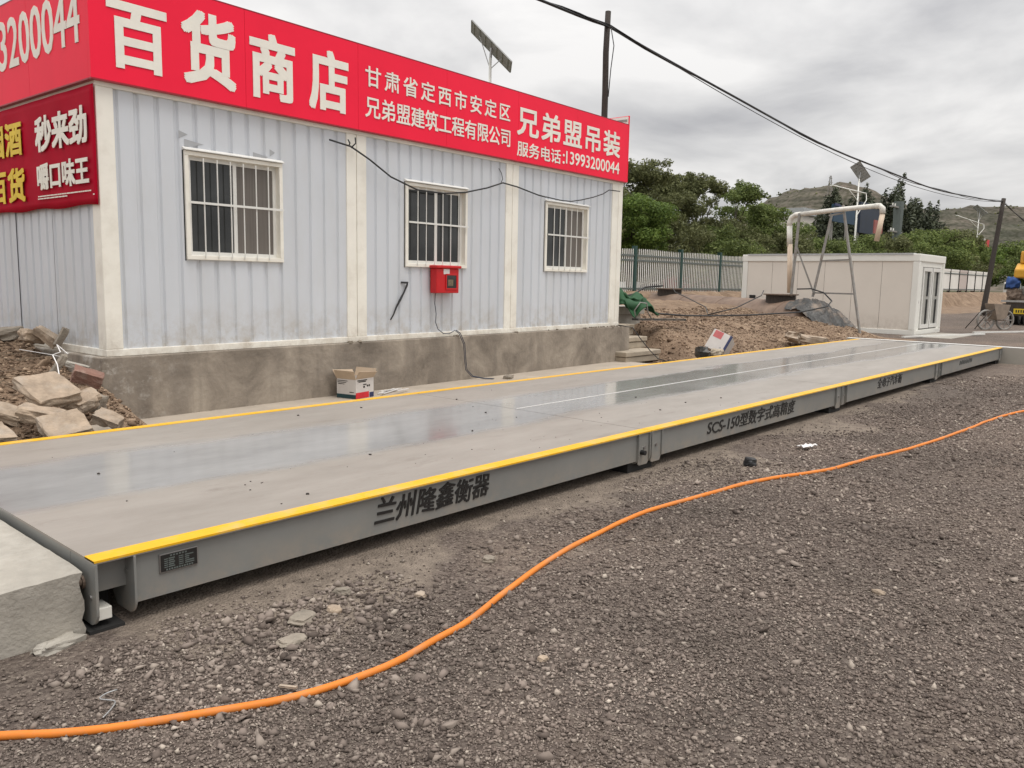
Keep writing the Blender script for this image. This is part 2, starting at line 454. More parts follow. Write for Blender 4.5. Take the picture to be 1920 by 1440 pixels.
def foundation_mat():
    m, N, L, b = newmat("stained_render")
    tc = N.new("ShaderNodeTexCoord")
    n1 = N.new("ShaderNodeTexNoise"); n1.inputs["Scale"].default_value = 1.7; n1.inputs["Detail"].default_value = 9; n1.inputs["Roughness"].default_value = 0.66; n1.inputs["Distortion"].default_value = 0.5
    L.new(tc.outputs["Object"], n1.inputs["Vector"])
    r = N.new("ShaderNodeValToRGB"); el = r.color_ramp.elements
    el[0].position = 0.33; el[0].color = (0.165, 0.138, 0.11, 1); el[1].position = 0.68; el[1].color = (0.40, 0.345, 0.28, 1)
    x = el.new(0.5); x.color = (0.28, 0.238, 0.192, 1)
    L.new(n1.outputs["Fac"], r.inputs[0])
    mp = N.new("ShaderNodeMapping"); mp.inputs["Scale"].default_value = (3.5, 3.5, .35); L.new(tc.outputs["Object"], mp.inputs[0])
    n2 = N.new("ShaderNodeTexNoise"); n2.inputs["Scale"].default_value = 1.3; n2.inputs["Detail"].default_value = 6; L.new(mp.outputs[0], n2.inputs["Vector"])
    r2 = N.new("ShaderNodeValToRGB"); r2.color_ramp.elements[0].position = 0.5; r2.color_ramp.elements[1].position = 0.62; r2.color_ramp.elements[1].color = (0.45, 0.45, 0.45, 1)
    L.new(n2.outputs["Fac"], r2.inputs[0])
    mx = N.new("ShaderNodeMixRGB"); mx.inputs[2].default_value = (0.18, 0.152, 0.125, 1); L.new(r2.outputs[0], mx.inputs[0]); L.new(r.outputs[0], mx.inputs[1])
    # pale lime bloom near the front corner
    n3 = N.new("ShaderNodeTexNoise"); n3.inputs["Scale"].default_value = 6; n3.inputs["Detail"].default_value = 8; n3.inputs["Roughness"].default_value = 0.7; L.new(tc.outputs["Object"], n3.inputs["Vector"])
    r3 = N.new("ShaderNodeValToRGB"); r3.color_ramp.elements[0].position = 0.52; r3.color_ramp.elements[1].position = 0.68
    L.new(n3.outputs["Fac"], r3.inputs[0])
    sep = N.new("ShaderNodeSeparateXYZ"); L.new(tc.outputs["Object"], sep.inputs[0])
    mr = N.new("ShaderNodeMapRange"); mr.inputs[1].default_value = 0.9; mr.inputs[2].default_value = 0.0; mr.inputs[4].default_value = 0.75; L.new(sep.outputs[0], mr.inputs[0])
    mu = N.new("ShaderNodeMath"); mu.operation = 'MULTIPLY'; L.new(r3.outputs[0], mu.inputs[0]); L.new(mr.outputs[0], mu.inputs[1])
    mx2 = N.new("ShaderNodeMixRGB"); mx2.inputs[2].default_value = (0.56, 0.53, 0.48, 1); L.new(mu.outputs[0], mx2.inputs[0]); L.new(mx.outputs[0], mx2.inputs[1])
    L.new(mx2.outputs[0], b.inputs["Base Color"]); b.inputs["Roughness"].default_value = 0.88
    n4 = N.new("ShaderNodeTexNoise"); n4.inputs["Scale"].default_value = 22; n4.inputs["Detail"].default_value = 6; L.new(tc.outputs["Object"], n4.inputs["Vector"])
    bp = N.new("ShaderNodeBump"); bp.inputs["Strength"].default_value = 0.35; bp.inputs["Distance"].default_value = 0.02
    L.new(n4.outputs["Fac"], bp.inputs["Height"]); L.new(bp.outputs[0], b.inputs["Normal"])
    return m


def deck_mat():
    """dusty painted plate with a wet, shiny band along the middle (world coordinates)"""
    m, N, L, b = newmat("weighbridge_deck_plate")
    g = N.new("ShaderNodeNewGeometry")
    mp = N.new("ShaderNodeMapping"); mp.inputs["Scale"].default_value = (0.3, 1.1, 1); L.new(g.outputs["Position"], mp.inputs[0])
    n1 = N.new("ShaderNodeTexNoise"); n1.inputs["Scale"].default_value = 1.5; n1.inputs["Detail"].default_value = 9; n1.inputs["Roughness"].default_value = 0.62; L.new(mp.outputs[0], n1.inputs["Vector"])
    sep = N.new("ShaderNodeSeparateXYZ"); L.new(g.outputs["Position"], sep.inputs[0])
    # distance from the band's middle line, edges broken up by the noise
    a = N.new("ShaderNodeMath"); a.operation = 'SUBTRACT'; a.inputs[1].default_value = 5.0; L.new(sep.outputs[1], a.inputs[0])
    ab = N.new("ShaderNodeMath"); ab.operation = 'ABSOLUTE'; L.new(a.outputs[0], ab.inputs[0])
    nn = N.new("ShaderNodeMath"); nn.operation = 'MULTIPLY_ADD'; nn.inputs[1].default_value = 0.8; nn.inputs[2].default_value = -0.4; L.new(n1.outputs["Fac"], nn.inputs[0])
    ad = N.new("ShaderNodeMath"); ad.operation = 'ADD'; L.new(ab.outputs[0], ad.inputs[0]); L.new(nn.outputs[0], ad.inputs[1])
    band = N.new("ShaderNodeMapRange"); band.interpolation_type = 'SMOOTHSTEP'; band.inputs[1].default_value = 0.42; band.inputs[2].default_value = 0.66; band.inputs[3].default_value = 1; band.inputs[4].default_value = 0
    L.new(ad.outputs[0], band.inputs[0])
    n2 = N.new("ShaderNodeTexNoise"); n2.inputs["Scale"].default_value = 1.0; n2.inputs["Detail"].default_value = 10; n2.inputs["Roughness"].default_value = 0.7
    mp2 = N.new("ShaderNodeMapping"); mp2.inputs["Scale"].default_value = (0.9, 2.6, 1); L.new(g.outputs["Position"], mp2.inputs[0]); L.new(mp2.outputs[0], n2.inputs["Vector"])
    r = N.new("ShaderNodeValToRGB"); r.color_ramp.elements[0].position = 0.3; r.color_ramp.elements[0].color = (0.25, 0.224, 0.194, 1); r.color_ramp.elements[1].position = 0.68; r.color_ramp.elements[1].color = (0.335, 0.305, 0.27, 1)
    L.new(n2.outputs["Fac"], r.inputs[0])
    # dark scuffs
    n3 = N.new("ShaderNodeTexNoise"); n3.inputs["Scale"].default_value = 2.6; n3.inputs["Detail"].default_value = 12; n3.inputs["Roughness"].default_value = 0.75; L.new(mp2.outputs[0], n3.inputs["Vector"])
    r3 = N.new("ShaderNodeValToRGB"); r3.color_ramp.elements[0].position = 0.56; r3.color_ramp.elements[1].position = 0.72; r3.color_ramp.elements[1].color = (.6, .6, .6, 1); L.new(n3.outputs["Fac"], r3.inputs[0])
    mx0 = N.new("ShaderNodeMixRGB"); mx0.inputs[2].default_value = (0.17, 0.14, 0.115, 1); L.new(r3.outputs[0], mx0.inputs[0]); L.new(r.outputs[0], mx0.inputs[1])
    r4 = N.new("ShaderNodeValToRGB"); r4.color_ramp.elements[0].position = 0.35; r4.color_ramp.elements[0].color = (0.225, 0.22, 0.212, 1); r4.color_ramp.elements[1].position = 0.72; r4.color_ramp.elements[1].color = (0.325, 0.318, 0.306, 1); L.new(n2.outputs["Fac"], r4.inputs[0])
    mx = N.new("ShaderNodeMixRGB"); L.new(band.outputs[0], mx.inputs[0]); L.new(mx0.outputs[0], mx.inputs[1]); L.new(r4.outputs[0], mx.inputs[2])
    L.new(mx.outputs[0], b.inputs["Base Color"])
    ro = N.new("ShaderNodeMapRange"); ro.inputs[3].default_value = 0.5; ro.inputs[4].default_value = 0.12; L.new(band.outputs[0], ro.inputs[0])
    L.new(ro.outputs[0], b.inputs["Roughness"])
    bs = N.new("ShaderNodeMapRange"); bs.inputs[3].default_value = 0.12; bs.inputs[4].default_value = 0.015; L.new(band.outputs[0], bs.inputs[0])
    bp = N.new("ShaderNodeBump"); bp.inputs["Distance"].default_value = 0.01; L.new(bs.outputs[0], bp.inputs["Strength"]); L.new(n3.outputs["Fac"], bp.inputs["Height"]); L.new(bp.outputs[0], b.inputs["Normal"])
    return m


def ground_mat():
    m, N, L, b = newmat("gravel_and_dirt")
    g = N.new("ShaderNodeNewGeometry")
    pos = g.outputs["Position"]

    def ramp(src, *st):
        r = N.new("ShaderNodeValToRGB")
        while len(r.color_ramp.elements) < len(st): r.color_ramp.elements.new(0.5)
        for i, (p, c) in enumerate(st): r.color_ramp.elements[i].position = p; r.color_ramp.elements[i].color = tuple(c) + (1,)
        L.new(src, r.inputs[0]); return r.outputs[0]

    def nz(scale, det=6, ro=0.6):
        n = N.new("ShaderNodeTexNoise"); n.inputs["Scale"].default_value = scale; n.inputs["Detail"].default_value = det; n.inputs["Roughness"].default_value = ro
        L.new(pos, n.inputs["Vector"]); return n.outputs["Fac"]

    def mix(f, a, c, mode='MIX'):
        x = N.new("ShaderNodeMixRGB"); x.blend_type = mode
        if isinstance(f, float): x.inputs[0].default_value = f
        else: L.new(f, x.inputs[0])
        L.new(a, x.inputs[1]); L.new(c, x.inputs[2]); return x.outputs[0]
    vo = N.new("ShaderNodeTexVoronoi"); vo.inputs["Scale"].default_value = 75; L.new(pos, vo.inputs["Vector"])
    vs = N.new("ShaderNodeTexVoronoi"); vs.inputs["Scale"].default_value = 28; L.new(pos, vs.inputs["Vector"])
    sepc = N.new("ShaderNodeSeparateXYZ"); L.new(vo.outputs["Color"], sepc.inputs[0])
    sepd = N.new("ShaderNodeSeparateXYZ"); L.new(vs.outputs["Color"], sepd.inputs[0])
    chips = ramp(sepc.outputs[0], (0.0, (0.08, 0.064, 0.055)), (0.45, (0.15, 0.122, 0.105)), (0.85, (0.22, 0.185, 0.16)), (1.0, (0.32, 0.28, 0.235)))
    chips2 = ramp(sepd.outputs[0], (0.0, (0.085, 0.07, 0.06)), (0.6, (0.16, 0.132, 0.113)), (1.0, (0.25, 0.215, 0.18)))
    ch = mix(0.4, chips, chips2)
    big = ramp(nz(0.55, 5), (0.3, (0.80, 0.80, 0.78)), (0.5, (1.0, 0.97, 0.96)), (0.72, (1.25, 1.18, 1.1)))
    big2 = ramp(nz(0.16, 3), (0.35, (0.86, 0.86, 0.86)), (0.6, (1.1, 1.07, 1.04)))
    gravel = mix(1.0, mix(1.0, ch, big, 'MULTIPLY'), big2, 'MULTIPLY')
    sand = ramp(nz(9, 8, 0.7), (0.3, (0.155, 0.125, 0.10)), (0.7, (0.33, 0.27, 0.215)))
    dirt = ramp(nz(1.3, 10, 0.74), (0.25, (0.12, 0.08, 0.053)), (0.5, (0.262, 0.182, 0.122)), (0.75, (0.42, 0.312, 0.218)))
    green = ramp(nz(0.35, 8, 0.65), (0.3, (0.03, 0.042, 0.016)), (0.7, (0.10, 0.09, 0.05)))
    at = N.new("ShaderNodeAttribute"); at.attribute_name = "cover"
    sp = N.new("ShaderNodeSeparateColor"); L.new(at.outputs["Color"], sp.inputs[0])

    def soft(src, nsc, lo=0.4, hi=0.6, amp=0.7):
        ma = N.new("ShaderNodeMath"); ma.operation = 'MULTIPLY_ADD'; ma.inputs[1].default_value = amp; ma.inputs[2].default_value = -amp / 2; L.new(nz(nsc, 7, 0.65), ma.inputs[0])
        a2 = N.new("ShaderNodeMath"); a2.operation = 'ADD'; L.new(src, a2.inputs[0]); L.new(ma.outputs[0], a2.inputs[1])
        mr = N.new("ShaderNodeMapRange"); mr.inputs[1].default_value = lo; mr.inputs[2].default_value = hi; L.new(a2.outputs[0], mr.inputs[0])
        return mr.outputs[0]
    col = mix(soft(sp.outputs[1], 4, 0.35, 0.7, 0.9), gravel, sand)
    col = mix(soft(sp.outputs[0], 3, 0.35, 0.65, 0.6), col, dirt)
    col = mix(soft(sp.outputs[2], 0.8), col, green)
    L.new(col, b.inputs["Base Color"]); b.inputs["Roughness"].default_value = 0.92; b.inputs["Specular IOR Level"].default_value = 0.25
    inv = N.new("ShaderNodeMath"); inv.operation = 'SUBTRACT'; inv.inputs[0].default_value = 1; L.new(vo.outputs["Distance"], inv.inputs[1])
    ad = N.new("ShaderNodeMath"); ad.operation = 'ADD'; L.new(inv.outputs[0], ad.inputs[0])
    nb = N.new("ShaderNodeMath"); nb.operation = 'MULTIPLY'; nb.inputs[1].default_value = 1.6; L.new(nz(14, 8, 0.7), nb.inputs[0]); L.new(nb.outputs[0], ad.inputs[1])
    bp = N.new("ShaderNodeBump"); bp.inputs["Strength"].default_value = 0.8; bp.inputs["Distance"].default_value = 0.018
    L.new(ad.outputs[0], bp.inputs["Height"]); L.new(bp.outputs[0], b.inputs["Normal"])
    return m


M['foundation'] = foundation_mat()
M['deck'] = deck_mat()
M['ground'] = ground_mat()
M['pebble'] = island_mat("gravel_stone", [(0.0, (0.08, 0.062, 0.051)), (0.25, (0.158, 0.125, 0.105)), (0.7, (0.235, 0.19, 0.161)), (0.96, (0.31, 0.26, 0.218)), (1.0, (0.48, 0.415, 0.345))], 0.88, noise_scale=0.9)
M['clod'] = island_mat("dirt_clod", [(0.0, (0.105, 0.07, 0.046)), (0.6, (0.24, 0.165, 0.112)), (1.0, (0.42, 0.312, 0.218))], 0.95, noise_scale=0.8)
M['leaf_dark'] = island_mat("dark_leaves", [(0.0, (0.075, 0.082, 0.036)), (0.55, (0.145, 0.158, 0.066)), (1.0, (0.24, 0.25, 0.118))], 0.6, noise_scale=0.55, trans=0.4, spec=.15)
M['leaf_mid'] = island_mat("mid_leaves", [(0.0, (0.075, 0.102, 0.032)), (0.55, (0.15, 0.195, 0.058)), (1.0, (0.26, 0.305, 0.105))], 0.6, noise_scale=0.35, trans=0.4, spec=.15)
M['leaf_bright'] = island_mat("bright_leaves", [(0.0, (0.055, 0.092, 0.018)), (0.55, (0.115, 0.175, 0.036)), (1.0, (0.20, 0.27, 0.065))], 0.55, noise_scale=0.7, trans=0.35, spec=.2)
M['leaf_poplar'] = island_mat("poplar_leaves", [(0.0, (0.038, 0.048, 0.030)), (0.6, (0.083, 0.097, 0.059)), (1.0, (0.155, 0.169, 0.107))], 0.6, noise_scale=0.3, trans=0.2)

# ------------------------------------------------------------------ terrain
def terrain(x, y):
    """height of the ground; also cover masks (bare dirt, sandy strip, green)"""
    x = np.asarray(x, float); y = np.asarray(y, float)
    n = fbm(x * 0.9, y * 0.9, 4, 3) - 0.5
    f = fbm(x * 3.3, y * 3.3, 4, 11) - 0.5
    z = (fbm(x * 0.35, y * 0.35, 3, 5) - 0.5) * 0.03 * (y < 20)
    bk = sm(x, 30, 36); back = 1.12 * sm(y + n * 1.6 + f * .5 * bk, 14.2 + 2.1 * bk, 17.2 + .7 * bk) * (1 - 0.75 * sm(y, 20.2, 22.5))
    left = (0.50 * sm(y + n * 0.5, 6.5, 8.3) + 0.36 * sm(y, 8.3, 10.5)) * (1 - sm(x, 3.1, 3.6)) * sm(y, 6.35, 6.7)
    mound = (0.62 * sm(y + n * 0.8, 6.7, 9.3) + 0.32 * sm(y, 9.5, 13.0)) * sm(x + (9.3 - np.clip(y, 6.6, 9.3)) * .35, 13.95, 14.9) * (1 - sm(x + n * 1.5, 23.8, 26.0))
    hump = np.maximum(np.maximum(back, left), mound)
    z = z + hump + hump * (n * 0.16 + f * 0.16) + (fbm(x * 7, y * 7, 3, 19) - .5) * .05 * sm(hump, .05, .3)
    z = np.where((y > 25), 0.28 + (fbm(x * 0.05, y * 0.05, 3, 8) - 0.5) * 0.3, z)
    # low spot under the weighbridge so the concrete strip lies clear
    dirt = np.maximum(sm(hump, 0.05, 0.14), sm(y + n * 3, 11.6, 13.0) * sm(x, 24, 30) * .62 * (1 - sm(y, 20, 22)))
    dirt = np.maximum(dirt, (1 - sm(x, 25.5, 26.5)) * sm(y, 6.6, 7) * sm(x, 13.0, 13.8) * 0.9)
    sand = 0.9 * sm(y + n * 2.2 + f * .9, 2.85, 3.45) * (1 - sm(y, 6.5, 7)) * sm(x, 1.15, 1.7) * (1 - sm(x, 20, 22))
    green = sm(y, 20.5, 23)
    return z, dirt, sand, green


def hgt(x, y):
    return float(terrain(np.array([x]), np.array([y]))[0][0])


def axis(lo, hi, step, out_lo, out_hi):
    a = list(np.arange(lo, hi + 1e-6, step))
    s = step; p = hi
    while p < out_hi:
        s *= 1.22; p += s; a.append(min(p, out_hi))
    s = step; p = lo
    while p > out_lo:
        s *= 1.22; p -= s; a.insert(0, max(p, out_lo))
    return np.array(a)


gx = axis(-3, 34, 0.11, -1500, 2600); gy = axis(-3, 19, 0.11, -1500, 2600)
GX, GY = np.meshgrid(gx, gy, indexing='ij')
gz, gd, gs, gg = terrain(GX.ravel(), GY.ravel())
nx_, ny_ = len(gx), len(gy)
idx = np.arange(nx_ * ny_).reshape(nx_, ny_)
gf = np.stack([idx[:-1, :-1].ravel(), idx[1:, :-1].ravel(), idx[1:, 1:].ravel(), idx[:-1, 1:].ravel()], 1)
ground = np_mesh("ground", np.stack([GX.ravel(), GY.ravel(), gz], 1), gf, M['ground'])
ca = ground.data.color_attributes.new("cover", 'FLOAT_COLOR', 'POINT')
ca.data.foreach_set('color', np.stack([gd, gs, gg, np.ones_like(gd)], 1).astype(np.float32).ravel())
ground.data.polygons.foreach_set('use_smooth', [True] * len(ground.data.polygons))
tag(ground, kind='structure')

# hills far behind, one terrain sheet
hx = np.arange(300, 1300, 7.0); hy = np.arange(-260, 760, 7.0)
HX, HY = np.meshgrid(hx, hy, indexing='ij')
hxr, hyr = HX.ravel(), HY.ravel()


def bump2(cx, cy, a, sx, sy, rot=0.0):
    c, s = math.cos(rot), math.sin(rot)
    dx = (hxr - cx) * c + (hyr - cy) * s; dy = -(hxr - cx) * s + (hyr - cy) * c
    return a * np.exp(-(dx / sx) ** 2 - (dy / sy) ** 2)


hz_ = bump2(548, 210, 60, 95, 58, 0.3) + bump2(520, 262, 13, 80, 45, 0) + bump2(640, 128, 46, 110, 70, 0.2) + bump2(720, 30, 40, 140, 90, 0) + bump2(780, 330, 40, 180, 120, 0) + bump2(640, -110, 45, 130, 110, 0)
hz_ *= sm(hxr, 330, 470)
rid = 1 - np.abs(fbm(hxr * 0.018, hyr * 0.018, 5, 21) * 2 - 1)
hz_ = hz_ * (0.86 + 0.2 * rid) + (fbm(hxr * 0.09, hyr * 0.09, 3, 31) - 0.5) * 5 * sm(hz_, 4, 20) + (fbm(hxr * 0.3, hyr * 0.3, 2, 41) - 0.5) * 3.0 * sm(hz_, 8, 25) - 0.8
hidx = np.arange(len(hx) * len(hy)).reshape(len(hx), len(hy))
hf = np.stack([hidx[:-1, :-1].ravel(), hidx[1:, :-1].ravel(), hidx[1:, 1:].ravel(), hidx[:-1, 1:].ravel()], 1)


def hill_mat():
    m, N, L, b = newmat("haze_greyed_hillside")
    g = N.new("ShaderNodeNewGeometry")
    n1 = N.new("ShaderNodeTexNoise"); n1.inputs["Scale"].default_value = 0.022; n1.inputs["Detail"].default_value = 9; n1.inputs["Roughness"].default_value = 0.65; L.new(g.outputs["Position"], n1.inputs["Vector"])
    r = N.new("ShaderNodeValToRGB"); el = r.color_ramp.elements
    el[0].position = 0.36; el[0].color = (0.078, 0.078, 0.06, 1); el[1].position = 0.66; el[1].color = (0.165, 0.132, 0.112, 1)  # scrub and soil tones greyed to carry the distance haze in the colour
    x = el.new(0.5); x.color = (0.115, 0.105, 0.085, 1)
    L.new(n1.outputs["Fac"], r.inputs[0])
    mp = N.new("ShaderNodeMapping"); mp.inputs["Scale"].default_value = (0.02, 0.02, 0.34); L.new(g.outputs["Position"], mp.inputs[0])
    n2 = N.new("ShaderNodeTexNoise"); n2.inputs["Scale"].default_value = 1.0; n2.inputs["Detail"].default_value = 4; L.new(mp.outputs[0], n2.inputs["Vector"])
    r2 = N.new("ShaderNodeValToRGB"); r2.color_ramp.elements[0].position = 0.42; r2.color_ramp.elements[0].color = (.62, .62, .6, 1); r2.color_ramp.elements[1].position = 0.6; r2.color_ramp.elements[1].color = (1.15, 1.12, 1.1, 1)
    L.new(n2.outputs["Fac"], r2.inputs[0])
    mx = N.new("ShaderNodeMixRGB"); mx.blend_type = 'MULTIPLY'; mx.inputs[0].default_value = 0.8; L.new(r.outputs[0], mx.inputs[1]); L.new(r2.outputs[0], mx.inputs[2])
    n3 = N.new("ShaderNodeTexNoise"); n3.inputs["Scale"].default_value = 0.35; n3.inputs["Detail"].default_value = 5; L.new(g.outputs["Position"], n3.inputs["Vector"])
    r3 = N.new("ShaderNodeValToRGB"); r3.color_ramp.elements[0].position = 0.4; r3.color_ramp.elements[0].color = (.55, .6, .5, 1); r3.color_ramp.elements[1].position = 0.58; r3.color_ramp.elements[1].color = (1.1, 1.1, 1.1, 1)
    L.new(n3.outputs["Fac"], r3.inputs[0])
    mx2 = N.new("ShaderNodeMixRGB"); mx2.blend_type = 'MULTIPLY'; mx2.inputs[0].default_value = 0.85; L.new(mx.outputs[0], mx2.inputs[1]); L.new(r3.outputs[0], mx2.inputs[2])
    L.new(mx2.outputs[0], b.inputs["Base Color"]); b.inputs["Roughness"].default_value = 0.95; b.inputs["Specular IOR Level"].default_value = 0.1
    return m


M['hill'] = hill_mat()
hills = np_mesh("hills", np.stack([hxr, hyr, hz_], 1), hf, M['hill'])
hills.data.polygons.foreach_set('use_smooth', [True] * len(hills.data.polygons))
tag(hills, kind='structure')


def hill_z(x, y):
    i = int((x - hx[0]) / 7.0); j = int((y - hy[0]) / 7.0)
    return float(hz_[hidx[i, j]])


# scrub dotted over the hills, uncountable
pts = []; ff = []
octv = np.array([(1, 0, 0), (-1, 0, 0), (0, 1, 0), (0, -1, 0), (0, 0, 1), (0, 0, -1)], float)
octf = np.array([(0, 2, 4), (2, 1, 4), (1, 3, 4), (3, 0, 4), (2, 0, 5), (1, 2, 5), (3, 1, 5), (0, 3, 5)])
k = 0
while k < 2600:
    x = rng.uniform(400, 760); y = rng.uniform(-60, 330)
    if vnoise(np.array([x * 0.03]), np.array([y * 0.03]), 77)[0] + rng.normal(0, .12) < 0.5: continue
    z = hill_z(x, y)
    if z < 8: continue
    s = rng.uniform(0.35, 1.0)
    pts.append(octv * np.array([s, s, s * rng.uniform(0.7, 1.4)]) * rng.uniform(0.75, 1.25, (6, 3)) + np.array([x, y, z + s * 0.4])); ff.append(octf + 6 * k); k += 1
scrub = np_mesh("hill_scrub", np.concatenate(pts), np.concatenate(ff), M['leaf_dark'], 3)
tag(scrub, kind='stuff')

# paving laid on the ground
mb = MB(); mb.box((3.30, 6.47, 0.0), (12.75, 8.9, 0.068))
tag(mb.build("pavement", M['apron']), kind='structure')
mb = MB(); mb.box((1.5, 2.98, -0.06), (19.2, 6.9, 0.012))
o = tag(mb.build("pavement", simple("dusty_footing_slab", (0.25, 0.215, 0.175), 0.92, var=0.2, scale=3, dirt=(0.14, 0.118, 0.10), dscale=1.7, damt=1.0, bump=0.5, bscale=60)), kind='structure')
for p in o.data.vertices:
    if p.co.y < 3.2: p.co.z -= 0.05
mb = MB(); mb.box((27.2, 6.3, -0.05), (30.4, 7.5, 0.015))
tag(mb.build("pavement", M['pave']), kind='structure')

# loose gravel lying in front of the weighbridge, one uncountable mass
def stones(n_want, sampler, radius, mat, name, sink=0.3, chips=False):
    ico = []
    t = (1 + 5 ** 0.5) / 2
    for a, b_ in ((-1, t), (1, t), (-1, -t), (1, -t)):
        ico += [(a, b_, 0)]
    for a, b_ in ((-1, t), (1, t), (-1, -t), (1, -t)):
        ico += [(0, a, b_)]
    for a, b_ in ((-1, t), (1, t), (-1, -t), (1, -t)):
        ico += [(b_, 0, a)]
    iv = np.array(ico, float) / math.sqrt(1 + t * t)
    d = ((iv[:, None] - iv[None]) ** 2).sum(-1)
    el = np.sort(d[d > 1e-6])[0] * 1.01
    tri = [(i, j, k) for i in range(12) for j in range(i + 1, 12) for k in range(j + 1, 12) if d[i, j] < el and d[j, k] < el and d[i, k] < el]
    tri = np.array([q if np.dot(np.cross(iv[q[1]] - iv[q[0]], iv[q[2]] - iv[q[0]]), iv[q[0]]) > 0 else (q[0], q[2], q[1]) for q in tri])
    if chips:
        iv = octv; tri = octf
    nv_ = len(iv)
    x, y, r = sampler(n_want)
    n = len(x)
    z = terrain(x, y)[0]
    s = radius(n, r)
    jit = rng.uniform(0.62, 1.25, (n, nv_, 1))
    ax = np.stack([rng.uniform(0.75, 1.35, n), rng.uniform(0.65, 1.0, n), rng.uniform(0.42, 0.8, n)], 1)
    v = (iv[None] * jit + (rng.normal(0, .22 if chips else .15, (n, nv_, 3)))) * ax[:, None] * s[:, None, None]
    a = rng.uniform(0, 2 * math.pi, n); tl = rng.normal(0, 0.35, n)
    c, sn = np.cos(tl)[:, None], np.sin(tl)[:, None]
    v = np.stack([v[..., 0] * c - v[..., 2] * sn, v[..., 1], v[..., 0] * sn + v[..., 2] * c], -1)
    c, sn = np.cos(a)[:, None], np.sin(a)[:, None]
    v = np.stack([v[..., 0] * c - v[..., 1] * sn, v[..., 0] * sn + v[..., 1] * c, v[..., 2]], -1)
    v += np.stack([x, y, z + s * sink], 1)[:, None]
    f = tri[None] + nv_ * np.arange(n)[:, None, None]
    return tag(np_mesh(name, v.reshape(-1, 3), f.reshape(-1, 3), mat, 3), kind='stuff')


def yard(n):
    u = rng.uniform(0, 1, n)
    q = 0.5
    r0, r1 = 1.3, 17.0
    r = (r0 ** q + u * (r1 ** q - r0 ** q)) ** (1 / q)
    a = rad(41.4) + rng.uniform(-1, 1, n) * rad(50)
    x, y = r * np.cos(a), r * np.sin(a)
    nn = fbm(x * 1.3, y * 1.3, 4, 55)
    pr = rng.uniform(0, 1, n)
    keep = (y < 3.45) & ~((x < 1.29) & (y > 3.5))
    keep &= pr > sm(y + (nn - 0.5) * 2.4, 2.75, 3.5) * 0.9
    keep &= pr > 0.25 * sm(nn, 0.5, 0.62)
    return x[keep], y[keep], r[keep]


stones(600000, yard, lambda n, r: np.clip(0.0049 * np.exp(rng.normal(0, 0.42, n)) * (1 + 0.075 * (r - 2.2)), 0.003, 0.035), M['pebble'], "gravel", 0.35, True)
stones(4500, yard, lambda n, r: np.clip(0.0092 * np.exp(rng.normal(0, 0.3, n)) * (1 + 0.04 * (r - 2.2)), 0.006, 0.03), M['pebble'], "gravel", 0.15)


def yard_big(n):
    x = rng.uniform(-0.6, 12, n); y = 2.9 - np.abs(rng.normal(0, 1.0, n)) + rng.normal(0, .25, n)
    k = (y < 3.4) & (x > 0.2 + 0 * y) & (fbm(x * 1.1, y * 1.1, 3, 91) > 0.42)
    return x[k], y[k], np.hypot(x, y)[k]


stones(9000, yard_big, lambda n, r: np.clip(0.0125 * np.exp(rng.normal(0, 0.4, n)), 0.007, 0.034), M['pebble'], "gravel", 0.25, True)


def yard_left(n):
    x = rng.uniform(.9, 2.7, n); y = 3.25 - np.abs(rng.normal(0, .42, n))
    k = fbm(x * 2, y * 2, 3, 15) > .4
    return x[k], y[k], np.hypot(x, y)[k]


stones(1500, yard_left, lambda n, r: np.clip(0.013 * np.exp(rng.normal(0, 0.42, n)), 0.008, 0.04), M['pebble'], "gravel", 0.25, True)


def clods(n):
    x = np.concatenate([rng.uniform(12.7, 24, n), rng.uniform(0.6, 3.25, n // 2)]); y = np.concatenate([rng.uniform(6.7, 11.5, n), rng.uniform(6.6, 10.5, n // 2)])
    z, d, s, g = terrain(x, y)
    k = (d > 0.5)
    return x[k], y[k], np.hypot(x, y)[k]


stones(26000, clods, lambda n, r: np.clip(0.0115 * np.exp(rng.normal(0, 0.55, n)), 0.005, 0.07), M['clod'], "loose_dirt", 0.2)

# ------------------------------------------------------------------ shop made of three container houses
bld = thing("container_house", "pale blue corrugated container house with cream posts and three barred windows", "container house", ORG, ROT)
ZB, ZT = 0.717, 3.36
WINS = [(0.853, 2.045), (3.972, 5.185), (7.062, 8.295)]
WZ0, WZ1 = 1.695, 2.815


def corr(mb, u0, u1, z0, z1, plane, depth=0.022, pitch=0.205, off=0.0):
    """ribbed sheet; plane maps (along, out, z) to the building frame"""
    us = [u0]
    k = math.floor((u0 - off) / pitch)
    prof = []
    while True:
        b = off + k * pitch
        for du, dd in ((0.0, 0), (0.145, 0), (0.160, depth), (0.188, depth), (0.205, 0)):
            prof.append((b + du, dd))
        k += 1
        if b > u1: break
    out = []
    for a, b_ in prof:
        if u0 < a < u1 and (not out or a - out[-1][0] > 1e-4): out.append((a, b_))

    def dep(u):
        t = (u - off) % pitch
        if t < .145: return 0
        if t < .160: return depth * (t - .145) / .015
        if t < .188: return depth
        return depth * (0.205 - t) / .017
    out = [(u0, dep(u0))] + out + [(u1, dep(u1))]
    vs = []; fs = []
    for i, (a, b_) in enumerate(out):
        vs += [plane(a, b_, z0), plane(a, b_, z1)]
        if i: fs.append((2 * i - 2, 2 * i, 2 * i + 1, 2 * i - 1))
    mb.add(vs, fs)


